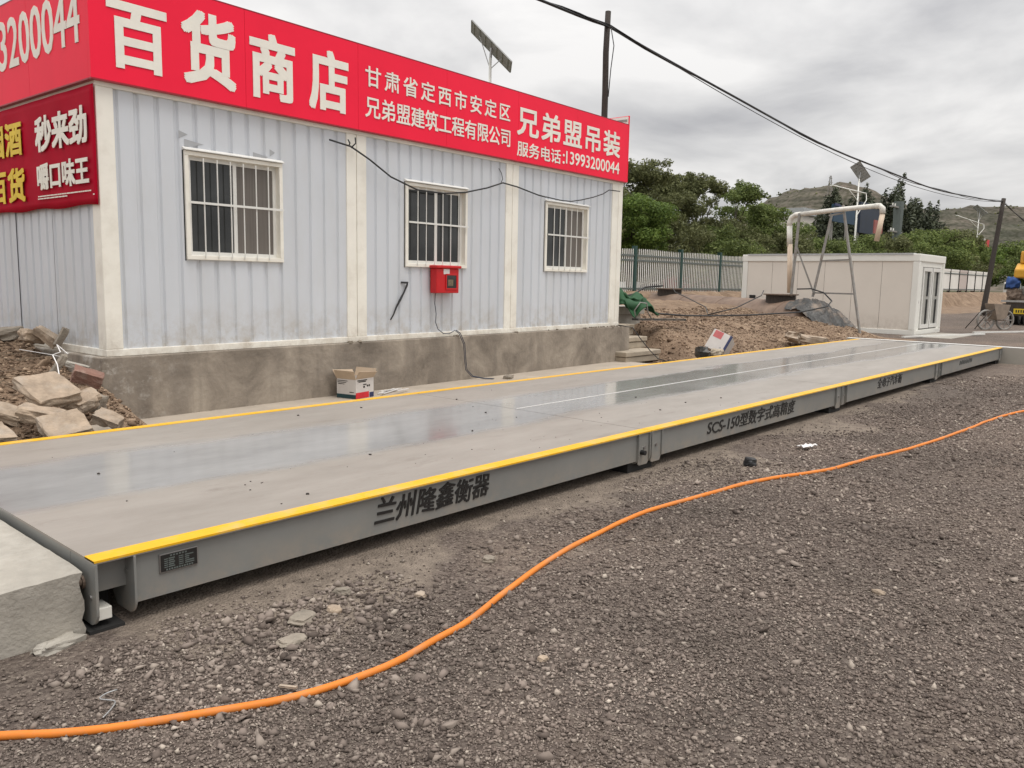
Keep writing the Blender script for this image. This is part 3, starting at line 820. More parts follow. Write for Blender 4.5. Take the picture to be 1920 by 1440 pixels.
front = lambda a, d, z: (a, d, z)
side = lambda a, d, z: (d, a, z)
zl, zh = ZB + 0.07, 3.30
bays = [(0.15, 2.985), (3.30, 6.06), (6.36, 9.05)]
for (a, b_), (w0, w1) in zip(bays, WINS):
    mb = MB()
    corr(mb, a, w0, zl, zh, front); corr(mb, w1, b_, zl, zh, front)
    corr(mb, w0, w1, zl, WZ0, front); corr(mb, w0, w1, WZ1, zh, front)
    part(mb, "wall", M['wall'], bld, local=True)
mb = MB()
for a, b_ in ((0.15, 1.145), (1.155, 2.145), (2.155, 3.145), (3.155, 4.145), (4.155, 5.85)):
    n0 = len(mb.v); corr(mb, a, b_, zl, zh, side, off=0.1)
    mb.f[-0:] = mb.f[-0:]
mb.box((0.024, 0.15, zl), (0.04, 5.85, zh))
part(mb, "wall", M['wall'], bld, local=True)
mb = MB(); mb.box((0.15, 5.96, zl), (BL - .15, 6.0, zh)); mb.box((BL - .04, 0.15, zl), (BL, 5.85, zh))
part(mb, "wall", M['wall'], bld, local=True)
for u0, u1 in ((-0.02, 0.15), (2.985, 3.137), (3.145, 3.30), (6.06, 6.208), (6.216, 6.36), (9.05, BL + 0.02)):
    mb = MB()
    if u0 < 0: mb.box((u0, -0.02, zl), (u1, 0.15, zh))
    elif u1 > BL: mb.box((u0, -0.018, zl), (u1, 0.15, zh)); mb.box((u0 + .19, -0.026, zl), (u0 + .2, -0.018, zh))
    else: mb.box((u0, -0.018, zl), (u1, 0.06, zh))
    part(mb, "corner_post", M['cream'], bld, local=True, bevel=0.008)
for v in (5.85,):
    for u in (-0.02, BL - 0.15):
        mb = MB(); mb.box((u, v, zl), (u + .17, v + .17, zh)); part(mb, "corner_post", M['cream'], bld, local=True, bevel=0.008)
mb = MB(); mb.box((-0.024, -0.024, ZB), (BL + .024, 0.1, zl)); mb.box((-0.024, 0.1, ZB), (0.1, 6.024, zl)); mb.box((BL - .1, 0.1, ZB), (BL + .024, 6.024, zl))
part(mb, "base_rail", M['cream'], bld, local=True, bevel=0.005)
mb = MB(); mb.box((-0.024, -0.026, zh), (BL + .024, 0.1, ZT + 0.1)); mb.box((-0.024, 0.1, zh), (0.1, 6.024, ZT + .1)); mb.box((BL - .1, 0.1, zh), (BL + .024, 6.024, ZT + .1))
part(mb, "top_rail", M['cream'], bld, local=True, bevel=0.005)
mb = MB(); mb.box((-0.05, -0.03, ZT + 0.1), (BL + .05, 6.06, ZT + .16))
part(mb, "roof", M['tile'], bld, local=True)

for i, (w0, w1) in enumerate(WINS):
    mb = MB()
    t = 0.045
    y0_, y1_ = -0.03, 0.06
    mb.box((w0, y0_, WZ0), (w1, y1_, WZ0 + t)); mb.box((w0, y0_, WZ1 - t), (w1, y1_, WZ1)); mb.box((w0, y0_, WZ0 + t), (w0 + t, y1_, WZ1 - t)); mb.box((w1 - t, y0_, WZ0 + t), (w1, y1_, WZ1 - t))
    win = part(mb, "window", M['cream'], bld, local=True, bevel=0.004)
    mid = (w0 + w1) / 2
    mb = MB()
    for a, b_, yy in ((w0 + t, mid + 0.03, 0.02), (mid - 0.03, w1 - t, 0.045)):
        s = 0.042
        mb.box((a, yy, WZ0 + t), (a + s, yy + .02, WZ1 - t)); mb.box((b_ - s, yy, WZ0 + t), (b_, yy + .02, WZ1 - t))
        mb.box((a + s, yy, WZ0 + t), (b_ - s, yy + .02, WZ0 + t + s)); mb.box((a + s, yy, WZ1 - t - s), (b_ - s, yy + .02, WZ1 - t))
    f = mb.build("sash_frame", M['white'], None); f.parent = win
    mb = MB(); mb.box((w0 + t, 0.031, WZ0 + t), (mid, 0.034, WZ1 - t))
    f = mb.build("pane", M['glassdark'], None); f.parent = win
    mb = MB(); mb.box((mid, 0.056, WZ0 + t), (w1 - t, 0.059, WZ1 - t))
    f = mb.build("pane", M['curtain'] if i != 1 else M['glassdark'], None); f.parent = win
    mb = MB()
    for k in range(6):
        x = w0 + t + (w1 - w0 - 2 * t) * (k + 1) / 7
        mb.tube([(x, y0_ - 0.012, WZ0 + 0.02), (x, y0_ - 0.012, WZ1 - 0.06)], 0.0075, 6)
    zm = WZ0 + (WZ1 - WZ0) * 0.53
    mb.box((w0 + 0.035, y0_ - 0.028, zm - 0.012), (w1 - 0.01, y0_ - 0.020, zm + .012))
    f = mb.build("security_bar", M['white'], None); f.parent = win
    mb = MB()
    mb.prism([(0, 0), (0.0, 0.035), (-0.055, 0.008), (-0.055, 0.0)], (w0 - 0.01, 0.0, WZ1 + 0.004), (0, 1, 0), (0, 0, 1), (1, 0, 0), w1 - w0 + .02)
    f = mb.build("drip_cap", M['white'], None); f.parent = win
    mb = MB()
    mb.box((w0 - 0.012, -0.004, WZ0 - 0.012), (w0, 0.03, WZ1)); mb.box((w0, -0.004, WZ1), (w1, 0.03, WZ1 + .004))
    f = mb.build("sealant", M['black'], None); f.parent = win
mb = MB()
for u, z, w in ((0.86, 2.98, 0.10), (1.93, 2.93, 0.07), (0.98, 2.90, 0.22), (1.78, 2.87, 0.2)):
    mb = MB(); mb.add([(u - w / 2, -0.003, z + .03), (u + w / 2, -0.003, z), (u - w / 2, -0.003, z - .05)], [(0, 2, 1)])
    part(mb, "tape_scrap", M['tape'], bld, local=True)

# foundation
fnd = MB()
nv = 90
fnd.box((-0.10, -0.075, -0.05), (BL + 0.34, 6.1, ZB - 0.002))
o = single(fnd, "foundation", M['foundation'], "stained grey concrete plinth carrying the container house", "plinth", bevel=0.012)
o.location = ORG; o.rotation_euler = (0, 0, ROT)
mb = MB()
for k in range(26):
    u = rng.uniform(8.2, 9.5) if k < 18 else rng.uniform(2.9, 9)
    mb.rock((u, -0.055 + rng.uniform(-.01, .012), ZB + 0.008), [rng.uniform(.02, .06)] * 2 + [rng.uniform(.02, .035)], Matrix.Rotation(k, 3, 'Z'), k, cuts=2)
o = single(mb, "mortar_crumbs", M['stone'], "grey mortar crumbs lying along the edge of the plinth", "rubble", kind='stuff')
o.location = ORG; o.rotation_euler = (0, 0, ROT)

# ------------------------------------------------------------------ signs
SZ0, SZ1 = 3.355, 4.368
sg = thing("shop_sign", "long red shop sign with cream Chinese lettering along the roof front", "sign", ORG, ROT)
fv = -0.075
for k in range(6):
    mb = MB(); mb.box((-0.075 if k == 0 else k * 1.562 + 0.002, fv, SZ0), ((k + 1) * 1.562 - 0.002 if k < 5 else BL + .05, fv + 0.055, SZ1))
    part(mb, "sign_panel", M['red'], sg, local=True)
mb = MB()
for k in range(1, 6):
    mb.box((k * 1.562 - 0.002, fv + 0.006, SZ0), (k * 1.562 + 0.002, fv + 0.05, SZ1))
mb.box((-0.075, fv - 0.002, SZ0 - 0.014), (BL + .05, fv + .055, SZ0)); mb.box((-0.075, fv - 0.002, SZ1), (BL + .05, fv + .055, SZ1 + 0.012))
part(mb, "trim_strip", M['seam'], sg, local=True)
EX, EZ, EN = (1, 0, 0), (0, 0, 1), (0, -1, 0)
lines = [("百", .09, .682, 3.49, 4.11), ("货", .832, 1.446, 3.485, 4.225), ("商", 1.615, 2.20, 3.485, 4.19), ("店", 2.39, 2.97, 3.49, 4.19)]
for ch, a, b_, c, d in lines:
    mb = MB(); put_text(mb, ch, (a, fv - .001, c), EX, EZ, EN, b_ - a, d - c, 0.026)
    part(mb, "lettering", M['letter'], sg, local=True)
for s, a, b_, c, d, sp, bo in (("甘肃省定西市安定区", 3.235, 6.045, 3.895, 4.145, 1.32, .012), ("兄弟盟建筑工程有限公司", 3.232, 6.055, 3.525, 3.785, 1.0, .012),
                               ("兄弟盟吊装", 6.215, 9.14, 3.74, 4.18, 1.12, .02), ("服务电话：", 6.225, 7.46, 3.43, 3.655, 1.0, .012), ("13993200044", 7.50, 9.14, 3.46, 3.665, 1.0, .012)):
    mb = MB(); put_text(mb, s, (a, fv - .001, c), EX, EZ, EN, b_ - a, d - c, bo, sp)
    part(mb, "lettering", M['letter'], sg, local=True)

ss = thing("shop_sign", "red sign on the roof's side edge with cream phone digits cut by the frame", "sign", ORG, ROT)
for k in range(4):
    mb = MB(); mb.box((-0.075, -0.019 if k == 0 else 1.352 + (k - 1) * 1.55 + .002, SZ0), (-0.02, 1.352 + k * 1.55 - .002, SZ1))
    part(mb, "sign_panel", M['red'], ss, local=True)
mb = MB()
for k in range(4): mb.box((-0.069, 1.352 + k * 1.55 - .002, SZ0), (-0.03, 1.352 + k * 1.55 + .002, SZ1))
mb.box((-0.077, -0.019, SZ0 - .014), (-.02, 6.0, SZ0)); mb.box((-0.077, -0.019, SZ1), (-.02, 6.0, SZ1 + .012))
part(mb, "trim_strip", M['seam'], ss, local=True)
mb = MB(); put_text(mb, "13993200044", (-0.076, 3.22, 3.695), (0, -1, 0), EZ, (-1, 0, 0), 3.12, 0.515, 0.012, 1.0)
part(mb, "lettering", M['letter'], ss, local=True)

rs = thing("shop_sign", "taller side sign board at the roof's far corner showing its pale back", "sign", ORG, ROT)
mb = MB(); mb.box((BL + .058, -0.075, SZ0), (BL + .075, 3.2, SZ1 + 0.165)); part(mb, "sign_panel", M['red'], rs, local=True)
mb = MB(); mb.box((BL + .030, -0.06, SZ0 + .1), (BL + .056, 3.2, SZ1 + 0.15)); part(mb, "back_sheet", M['cabin_frame'], rs, local=True)
mb = MB(); mb.box((BL + .02, -0.05, SZ1 + .06), (BL + .03, 3.2, SZ1 + 0.10)); part(mb, "back_rail", M['greysteel'], rs, local=True)

bn = thing("banner", "crimson printed banner with white and yellow characters under the side sign", "banner", ORG, ROT)
mb = MB()
nb, nz2 = 60, 16
vs = []; fs = []
for i in range(nb + 1):
    for j in range(nz2 + 1):
        v = -0.045 + 5.0 * i / nb; z = 2.19 + 1.115 * j / nz2
        w = 0.004 * math.sin(v * 9 + z * 5) * (0.3 + abs(j / nz2 - .5)) + 0.008 * noise.noise(Vector((v * 2.2, z * 3, 3)))
        vs.append((-0.045 + w * 0.7, v, z + 0.01 * math.sin(v * 6) * (j == 0)))
for i in range(nb):
    for j in range(nz2):
        a = i * (nz2 + 1) + j
        fs.append((a, a + nz2 + 1, a + nz2 + 2, a + 1)[::-1])
mb.add(vs, fs)
cl = part(mb, "cloth", M['banner'], bn, local=True, smooth=True)
so = cl.modifiers.new("thick", 'SOLIDIFY'); so.thickness = 0.004; so.offset = 1


def side_text(s, v_right, v_left, z0, z1, mat, bold, root=bn, sp=1.0):
    mb = MB(); put_text(mb, s, (-0.066, v_left, z0), (0, -1, 0), EZ, (-1, 0, 0), v_left - v_right, z1 - z0, bold, sp, th=0.004)
    part(mb, "lettering", mat, root, local=True)


side_text("秒来劲", 0.08, 1.30, 2.77, 3.13, M['letter'], 0.03)
side_text("嚼口味王", 0.08, 1.30, 2.385, 2.655, M['letter'], 0.03)
side_text("烟酒", 1.66, 2.62, 2.785, 3.15, M['yletter'], 0.03, sp=1.1)
side_text("百货", 1.64, 2.62, 2.29, 2.66, M['yletter'], 0.03, sp=1.1)
r_ = random.Random(4)
for z, v0, v1 in ((2.318, 0.06, 1.32), (2.293, 0.6, 1.32), (2.28, -.01, .02)):
    v = v0; mb = MB()
    while v < v1:
        w = r_.uniform(.02, .09); mb.box((-0.066, v, z), (-0.062, min(v + w, v1), z + .012)); v += w + .012
    part(mb, "lettering", M['letter'], bn, local=True)

# ------------------------------------------------------------------ things fixed to the front wall
hb = thing("fire_box", "small red plastic box with a window fixed below the middle barred window", "box", bw(4.66, -0.02, 1.34), ROT)
mb = MB(); mb.box((-0.225, -0.13, 0.0), (0.225, 0.0, 0.345)); part(mb, "body", M['firebox'], hb, local=True, bevel=0.012)
mb = MB(); mb.box((-0.25, -0.16, 0.345), (0.25, 0.0, 0.385)); part(mb, "lid", M['firebox'], hb, local=True, bevel=0.012)
mb = MB(); mb.box((-0.03, -0.134, 0.07), (0.165, -0.130, 0.25)); part(mb, "inspection_window", M['glassdark'], hb, local=True)
mb = MB()
mb.prism([(-0.045, .055), (0.18, .055), (.18, .265), (-.045, .265)], (0, -0.136, 0), (1, 0, 0), (0, 0, 1), (0, -1, 0), 0.0)
mb = MB()
for lo, hi in (((-0.05, -0.141, 0.05), (0.185, -0.131, 0.07)), ((-0.05, -0.141, 0.25), (0.185, -0.131, 0.27)), ((-0.05, -0.141, 0.07), (-0.03, -0.131, 0.25)), ((0.165, -0.141, 0.07), (0.185, -0.131, 0.25))): mb.box(lo, hi)
part(mb, "window_rim", M['firebox'], hb, local=True, bevel=0.003)
mb = MB(); mb.box((-0.09, -0.133, 0.265), (0.03, -0.1302, 0.335)); part(mb, "sticker", M['paper'], hb, local=True)
mb = MB(); mb.box((0.0, -0.136, 0.10), (0.10, -0.1342, 0.19)); part(mb, "label_patch", simple("worn_label", (0.17, 0.13, 0.08), .5, var=.5, scale=40), hb, local=True)


def sag(p, q, s, n=14):
    p = Vector(p); q = Vector(q)
    return [p.lerp(q, i / n) - Vector((0, 0, 4 * s * (i / n) * (1 - i / n))) for i in range(n + 1)]


pts = [(2.69, 3.171), (2.99, 3.13), (3.29, 3.01), (3.646, 2.835), (4.12, 2.715), (4.63, 2.715), (5.067, 2.77), (5.527, 2.875), (5.889, 2.986), (6.27, 2.965), (6.81, 2.888), (7.0, 2.875)]
mb = MB(); mb.tube([bw(u, -0.06 - (0.03 if 2.9 < u < 6 else 0), z) for u, z in pts], 0.011, 7)
mb.tube([bw(2.98, -.06, 3.13), bw(2.99, -.075, 3.17), bw(2.96, -.075, 3.21)], 0.009, 6); mb.tube([bw(3.02, -.06, 3.12), bw(3.08, -.075, 3.18), bw(3.075, -.075, 3.25)], 0.009, 6)
single(mb, "cable", M['black'], "black cable sagging in front of the middle window across two bays", "cable", smooth=True)
mb = MB(); mb.tube([bw(u, -0.065, z) for u, z in ((7.0, 2.877), (7.4, 2.858), (7.7, 2.865), (8.0, 2.915), (8.35, 2.99), (8.66, 3.075), (8.85, 3.16), (8.95, 3.165), (9.21, 3.17))], 0.009, 7)
single(mb, "cable", M['black'], "thin black cable dipping over the far small window to the end post", "cable", smooth=True)
mb = MB(); mb.tube([bw(5.86, -0.03, 3.2), bw(5.9, -.05, 3.13), bw(5.93, -.05, 3.05), bw(5.885, -.06, 2.99)], 0.006, 6)
single(mb, "wire", M['black'], "short wire hook holding the sagging cable beside the second cream post", "wire", smooth=True)
mb = MB(); mb.tube([bw(u, -0.012 - w, z) for u, z, w in ((3.90, 1.482, 0), (4.0, 1.478, .02), (3.985, 1.44, .02), (3.93, 1.34, .015), (3.87, 1.25, .012), (3.80, 1.15, .012), (3.755, 1.06, .012), (3.70, 0.985, .01))], [0.012, .016, .014, .012, .016, .012, .01, .008], 7)
single(mb, "cable", M['black'], "short stiff black cable end poking from the wall left of the red box", "cable", smooth=True)
mb = MB()
P_ = [bw(4.50, -0.06, 1.34), bw(4.49, -0.06, 1.2), bw(4.53, -0.05, 1.05), bw(4.52, -0.05, 0.93), bw(4.57, -0.05, 0.83), bw(4.68, -0.05, 0.765), bw(4.79, -0.06, 0.76), bw(4.87, -0.09, 0.805), bw(4.95, -0.10, 0.76), bw(5.03, -0.12, 0.6), bw(5.05, -0.12, 0.4), bw(5.08, -0.12, 0.22), bw(5.17, -0.16, 0.12), bw(5.32, -0.25, .085), bw(5.42, -.36, .08)]
mb.tube(P_, 0.006, 6); mb.tube([p + Vector((0.022, -0.004, 0.004)) for p in P_[7:]], 0.006, 6)
single(mb, "wire", simple("blue_black_cable", (0.03, 0.037, 0.06), .5), "thin blue black wires looping from the red box down the plinth", "wire", smooth=True)
mb = MB(); mb.tube([bw(9.37, -.02, .74), (12.82, 8.33, .70), (12.9, 8.2, .5), (12.98, 8.05, .3), (13.05, 7.9, .14), (13.15, 7.75, .09)], 0.009, 6)
cp = [(13.15 + 0.16 * math.cos(t) , 7.72 + 0.10 * math.sin(t), .085 + .006 * t / 6) for t in np.arange(0, 13, .5)]
mb.tube(cp, 0.009, 6)
single(mb, "cable", M['black'], "black cable falling beside the concrete steps into a small coil", "cable", smooth=True)

# ------------------------------------------------------------------ open carton and scraps on the ledge
bx = thing("cardboard_box", "open white printed carton with red and navy base beside the plinth", "box", (6.19, 8.04, 0.07), rad(12))
a, b_, h = 0.168, 0.15, 0.24
mb = MB(); t = 0.006
mb.box((-a, -b_, 0), (a, -b_ + t, h)); mb.box((-a, b_ - t, 0), (a, b_, h)); mb.box((-a, -b_ + t, 0), (-a + t, b_ - t, h)); mb.box((a - t, -b_ + t, 0), (a, b_ - t, h)); mb.box((-a + t, -b_ + t, 0), (a - t, b_ - t, t))
part(mb, "carton_body", M['carton'], bx, local=True)
mb = MB()
for s in (-1, 1):
    mb.add([(-a, s * b_, h), (a, s * b_, h), (a + .01, s * (b_ + .05), h + .075), (-a - .01, s * (b_ + .06), h + .1)], [(0, 1, 2, 3)])
    mb.add([(s * a, -b_, h), (s * a, b_, h), (s * (a + .045), b_ + .01, h + .105), (s * (a + .045), -b_ - .01, h + .105)], [(0, 1, 2, 3)])
f = part(mb, "flap", M['kraft'], bx, local=True); so = f.modifiers.new("thick", 'SOLIDIFY'); so.thickness = 0.005
mb = MB(); mb.box((-a - .002, -b_ - .002, 0.002), (a * 0.45, -b_ - .0005, 0.075)); part(mb, "red_band", M['redprint'], bx, local=True)
mb = MB(); mb.box((a * .52, -b_ - .002, 0.002), (a, -b_ - .0005, 0.06)); part(mb, "navy_band", M['navy'], bx, local=True)
mb = MB(); mb.box((-a - .003, -b_ - .001, 0.002), (-a - .0005, b_, 0.05)); part(mb, "teal_band", M['teal'], bx, local=True)
mb = MB()
for (x0, x1, z) in ((-.14, .04, .215), (-.12, .02, .198), (-0.03, 0.03, .16), (0.035, 0.06, .135), (0.07, .095, .135), (-.03, .0, .125)): mb.box((x0, -b_ - .002, z), (x1, -b_ - .0006, z + .012 + (.012 if z < .15 else 0)))
part(mb, "lettering", M['ink'], bx, local=True)
mb = MB()
for (y0_, y1_, z) in ((-.02, .14, .21), (.0, .14, .19), (.03, .13, .17), (-.12, -.05, .075)): mb.box((-a - .002, y0_, z), (-a - .0006, y1_, z + .008))
part(mb, "lettering", M['ink'], bx, local=True)
mb = MB()
for k, (p, q) in enumerate((((6.53, 8.02), (6.98, 8.24)), ((6.56, 7.95), (7.04, 8.17)), ((6.62, 8.1), (7.0, 8.13)), ((6.5, 7.9), (6.58, 7.98)), ((6.75, 7.9), (7.0, 7.98)))):
    mb.beam((p[0], p[1], .078 + .008 * k), (q[0], q[1], .082 + .006 * k), .022, .008)
single(mb, "plastic_strips", M['paper'], "loose white plastic strips lying beside the open carton", "strips")
mb = MB(); mb.rock((9.05, 8.05, .09), (.18, .12, .06), Matrix.Rotation(.4, 3, 'Z'), 3)
single(mb, "stone", M['stone'], "small grey stone lying on the ledge at the foot of the plinth", "stone")

# ------------------------------------------------------------------ weighbridge
wb = thing("weighbridge", "long grey truck weighbridge deck with yellow edge lines and black lettering", "weighbridge", (1.317, 3.497, 0.0))
XS = [1.317, 5.727, 10.13, 14.55, 19.38]
Y0, Y1, ZD = 3.497, 6.446, 0.33
for k in range(4):
    xa, xb = XS[k] + (0 if k == 0 else .004), XS[k + 1] - (.004 if k < 3 else 0)
    mb = MB(); mb.box((xa, Y0, ZD - .012), (xb, Y1, ZD)); part(mb, "deck_plate", M['deck'], wb)
    mb = MB(); mb.box((xa, Y0 - .002, ZD - .006), (xb, Y0 + .10, ZD + .004)); part(mb, "edge_line", M['yellow'], wb)
    mb = MB(); mb.box((xa, Y1 - .085, ZD - .006), (xb, Y1 + .002, ZD + .004)); part(mb, "edge_line", M['yellow'], wb)
    # side beams: web, bottom flange
    x0 = xa + (.175 if k == 0 else .17); x1 = xb - .17
    mb = MB(); mb.box((x0, Y0 + .022, 0.095), (x1, Y0 + .034, ZD - .012)); mb.box((x0 + .01, Y0 + .034, 0.095), (x1 - .01, Y0 + .16, 0.107))
    part(mb, "side_beam", M['beam'], wb)
    mb = MB(); mb.box((xa + .1, Y1 - .034, 0.095), (xb - .1, Y1 - .022, ZD - .012)); part(mb, "side_beam", M['beam'], wb)
    for yy in (4.3, 5.0, 5.7):
        mb = MB(); mb.box((xa + .1, yy, 0.12), (xb - .1, yy + .012, ZD - .012)); part(mb, "side_beam", M['beam'], wb)


def lobe(mb, x, th, ztop, zbot, yout, w, r=0.07):
    """plate standing across the deck with a rounded lower outer corner"""
    poly = [(w, ztop), (0, ztop), (0, zbot + r)]
    for i in range(1, 7):
        a = math.pi / 2 * i / 6
        poly.append((r - r * math.cos(a), zbot + r - r * math.sin(a)))
    poly += [(w - .05, zbot), (w, zbot + .06)]
    mb.prism(poly, (x, yout, 0), (0, 1, 0), (0, 0, 1), (1, 0, 0), th)


zt_ = ZD - .012
mb = MB(); mb.box((XS[0], Y0 + .26, 0.10), (XS[0] + .012, Y1 - .26, zt_)); lobe(mb, XS[0], .012, zt_, 0.035, Y0 - .004, .26)
mb.box((XS[0], Y1 - .26, 0.05), (XS[0] + .012, Y1, zt_)); part(mb, "end_plate", M['beam'], wb, bevel=0.0012)
mb = MB(); lobe(mb, XS[0] + .163, .012, zt_, 0.045, Y0 - .004, .24); part(mb, "gusset", M['beam'], wb, bevel=0.003)
mb = MB(); mb.box((XS[0] + .012, Y0 + .085, 0.165), (XS[0] + .163, Y0 + .095, zt_)); part(mb, "web_plate", M['beam'], wb)
mb = MB(); mb.box((XS[0] + .02, Y0 + .25, 0.02), (XS[0] + .15, Y0 + .26, zt_)); part(mb, "recess_shade_sheet", M['dark'], wb)  # near-black sheet closing the opening, painted as the shade inside it
mb = MB(); mb.box((XS[0] + .014, Y0 + .05, 0.045), (XS[0] + .085, Y0 + .16, 0.10)); part(mb, "load_cell", M['pipe'], wb, bevel=0.004)
mb = MB(); mb.box((XS[0] - .02, Y0 + .03, 0.002), (XS[0] + .13, Y0 + .25, 0.016)); part(mb, "shadow_dark_pad", M['dark'], wb)  # pad in near-black; the colour also stands in for shadow below the plate
mb = MB(); mb.tube([(XS[0] - .05, Y0 + .13, .21), (XS[0] + .03, Y0 + .13, .21)], .018, 12); mb.tube([(XS[0] - .01, Y0 + .13, .21), (XS[0], Y0 + .13, .21)], .03, 12); part(mb, "bolt", M['rust'], wb, smooth=False)
for p in ((XS[0] - .006, Y0 + .05, .16), (XS[0] + .157, Y0 + .07, .235)):
    mb = MB(); mb.tube([p, (p[0] + .006, p[1], p[2])], .011, 10); part(mb, "bolt", M['bolt'], wb)
for k in (1, 2, 3, 4):
    X = XS[k]
    for sgn in ((-1, 1) if k < 4 else (-1,)):
        xo = X + sgn * .008
        mb = MB(); lobe(mb, min(xo, xo + sgn * .012), .012, zt_, 0.058, Y0 - .004, .24)
        mb.box((min(xo, xo + sgn * .012), Y0 + .24, .1), (max(xo, xo + sgn * .012), Y1 - .02, zt_))
        part(mb, "end_plate", M['beam'], wb, bevel=0.0012)
        xi = X + sgn * .172
        mb = MB(); lobe(mb, min(xi, xi + sgn * .012), .012, zt_, 0.066, Y0 - .002, .22); part(mb, "gusset", M['beam'], wb, bevel=0.003)
        if k == 1 or sgn < 0:
            mb = MB()
            poly = [(0, .07), (.02, .058), (.135, .058), (.15, .075), (.15, zt_), (0, zt_)]
            mb.prism(poly, (min(xo + sgn * .012, xi), Y0 + .012, 0), (1, 0, 0), (0, 0, 1), (0, 1, 0), .008); part(mb, "pocket_plate", M['beam'], wb)
        else:
            mb = MB(); mb.box((min(xo + sgn * .012, xi), Y0 + .03, .075), (max(xo + sgn * .012, xi), Y0 + .038, zt_)); part(mb, "pocket_plate", M['beam'], wb)
        mb = MB(); mb.tube([(X + sgn * .09, Y0 + .002, .20), (X + sgn * .09, Y0 + .012, .20)], .013, 10); part(mb, "bolt", M['bolt'], wb)
    if k == 1:
        mb = MB(); mb.tube([(X - .13, Y0 - .03, .165), (X - .13, Y0 + .02, .165)], .02, 10); part(mb, "bolt", M['black'], wb)
    mb = MB(); mb.box((X - .25, Y0 + .06, .0), (X + .12, Y0 + .30, .10)); part(mb, "load_cell", M['dark'], wb)
# centre line and scratches
mb = MB(); mb.box((5.74, 4.992, ZD + .0005), (19.3, 5.012, ZD + .003))
m_line, N_, L_, b_ = newmat("worn_white_line")
g_ = N_.new("ShaderNodeNewGeometry"); n_ = N_.new("ShaderNodeTexNoise"); n_.inputs["Scale"].default_value = 1.4; n_.inputs["Detail"].default_value = 8; n_.inputs["Roughness"].default_value = .75
mp_ = N_.new("ShaderNodeMapping"); mp_.inputs["Scale"].default_value = (.6, 14, 1); L_.new(g_.outputs["Position"], mp_.inputs[0]); L_.new(mp_.outputs[0], n_.inputs["Vector"])
r0_ = N_.new("ShaderNodeValToRGB"); r0_.color_ramp.elements[0].position = .42; r0_.color_ramp.elements[0].color = (.42, .41, .39, 1); r0_.color_ramp.elements[1].position = .56; r0_.color_ramp.elements[1].color = (.66, .65, .62, 1)
L_.new(n_.outputs["Fac"], r0_.inputs[0]); sx_ = N_.new("ShaderNodeSeparateXYZ"); L_.new(g_.outputs["Position"], sx_.inputs[0])
mr_ = N_.new("ShaderNodeMapRange"); mr_.inputs[1].default_value = 3.5; mr_.inputs[2].default_value = 8.5; mr_.inputs[3].default_value = 0.0; mr_.inputs[4].default_value = 0.06; L_.new(sx_.outputs[0], mr_.inputs[0])
ad_ = N_.new("ShaderNodeMath"); ad_.operation = 'ADD'; L_.new(n_.outputs["Fac"], ad_.inputs[0]); L_.new(mr_.outputs[0], ad_.inputs[1]); L_.new(ad_.outputs[0], r0_.inputs[0])
L_.new(r0_.outputs[0], b_.inputs["Base Color"]); b_.inputs["Roughness"].default_value = .5
part(mb, "centre_line", m_line, wb)
# lettering on the near beam
WX, WZ, WN = (1, 0, 0), (0, 0, 1), (0, -1, 0)
yt = Y0 + .0215


def brush(X, Y):
    return X + 0.004 * math.sin(Y * 60 + X * 9), Y + 0.07 * X / 6 + 0.006 * math.sin(X * 17)


for s, xa, xb, za, zb_, bo in (("兰州隆鑫衡器", 2.83, 3.80, .150, .302, .012), ("SCS-150型数字式高精度", 6.72, 8.74, .150, .290, .008), ("全电子汽车衡", 11.52, 12.62, .165, .295, .006)):
    mb = MB(); put_text(mb, s, (xa, yt, za), WX, WZ, WN, xb - xa - .03, zb_ - za, bo, 1.0, shear=0.22, th=.003, warp=lambda X, Y: (X + .003 * math.sin(Y * 70), Y + .005 * math.sin(X * 23)))
    part(mb, "lettering", M['ink'], wb)
mb = MB(); r_ = random.Random(9)
for k in range(9):
    x = 15.95 + .105 * k
    for q in range(5): mb.beam((x + .016 * q, yt - .001, .185 + r_.uniform(0, .03)), (x + .016 * q + .022, yt - .001, .185 + r_.uniform(.05, .09)), .008, .002)
    mb.box((x, yt - .0025, .215 + .01 * (k % 3)), (x + .08, yt - .0015, .225 + .01 * (k % 3)))
part(mb, "lettering", simple("faded_ink", (0.10, .10, .095), .6), wb)
npl = MB(); npl.box((1.602, Y0 + .014, .2), (1.784, Y0 + .0215, .288)); npm = part(npl, "nameplate", M['bolt'], wb, bevel=.002)
mb = MB(); mb.box((1.607, Y0 + .0125, .205), (1.779, Y0 + .0138, .283)); f = part(mb, "plate_face", M['ink'], wb); f.parent = npm
mb = MB(); r_ = random.Random(2)
for j in range(5):
    z = .222 + .0095 * j
    mb.box((1.622, Y0 + .0112, z), (1.640, Y0 + .0122, z + .004)); mb.box((1.643, Y0 + .0112, z), (1.672 - .004 * (j % 2), Y0 + .0122, z + .0055))
    mb.box((1.69, Y0 + .0112, z), (1.712, Y0 + .0122, z + .004)); mb.box((1.72, Y0 + .0112, z), (1.72 + r_.uniform(.018, .045), Y0 + .0122, z + .005))
for j in range(11): mb.box((1.63 + .012 * j, Y0 + .0112, .209), (1.638 + .012 * j, Y0 + .0122, .216))
for j in range(6): mb.box((1.65 + .014 * j, Y0 + .0112, .272), (1.659 + .014 * j, Y0 + .0122, .279))
f = part(mb, "lettering", M['greyrail'], wb); f.parent = npm

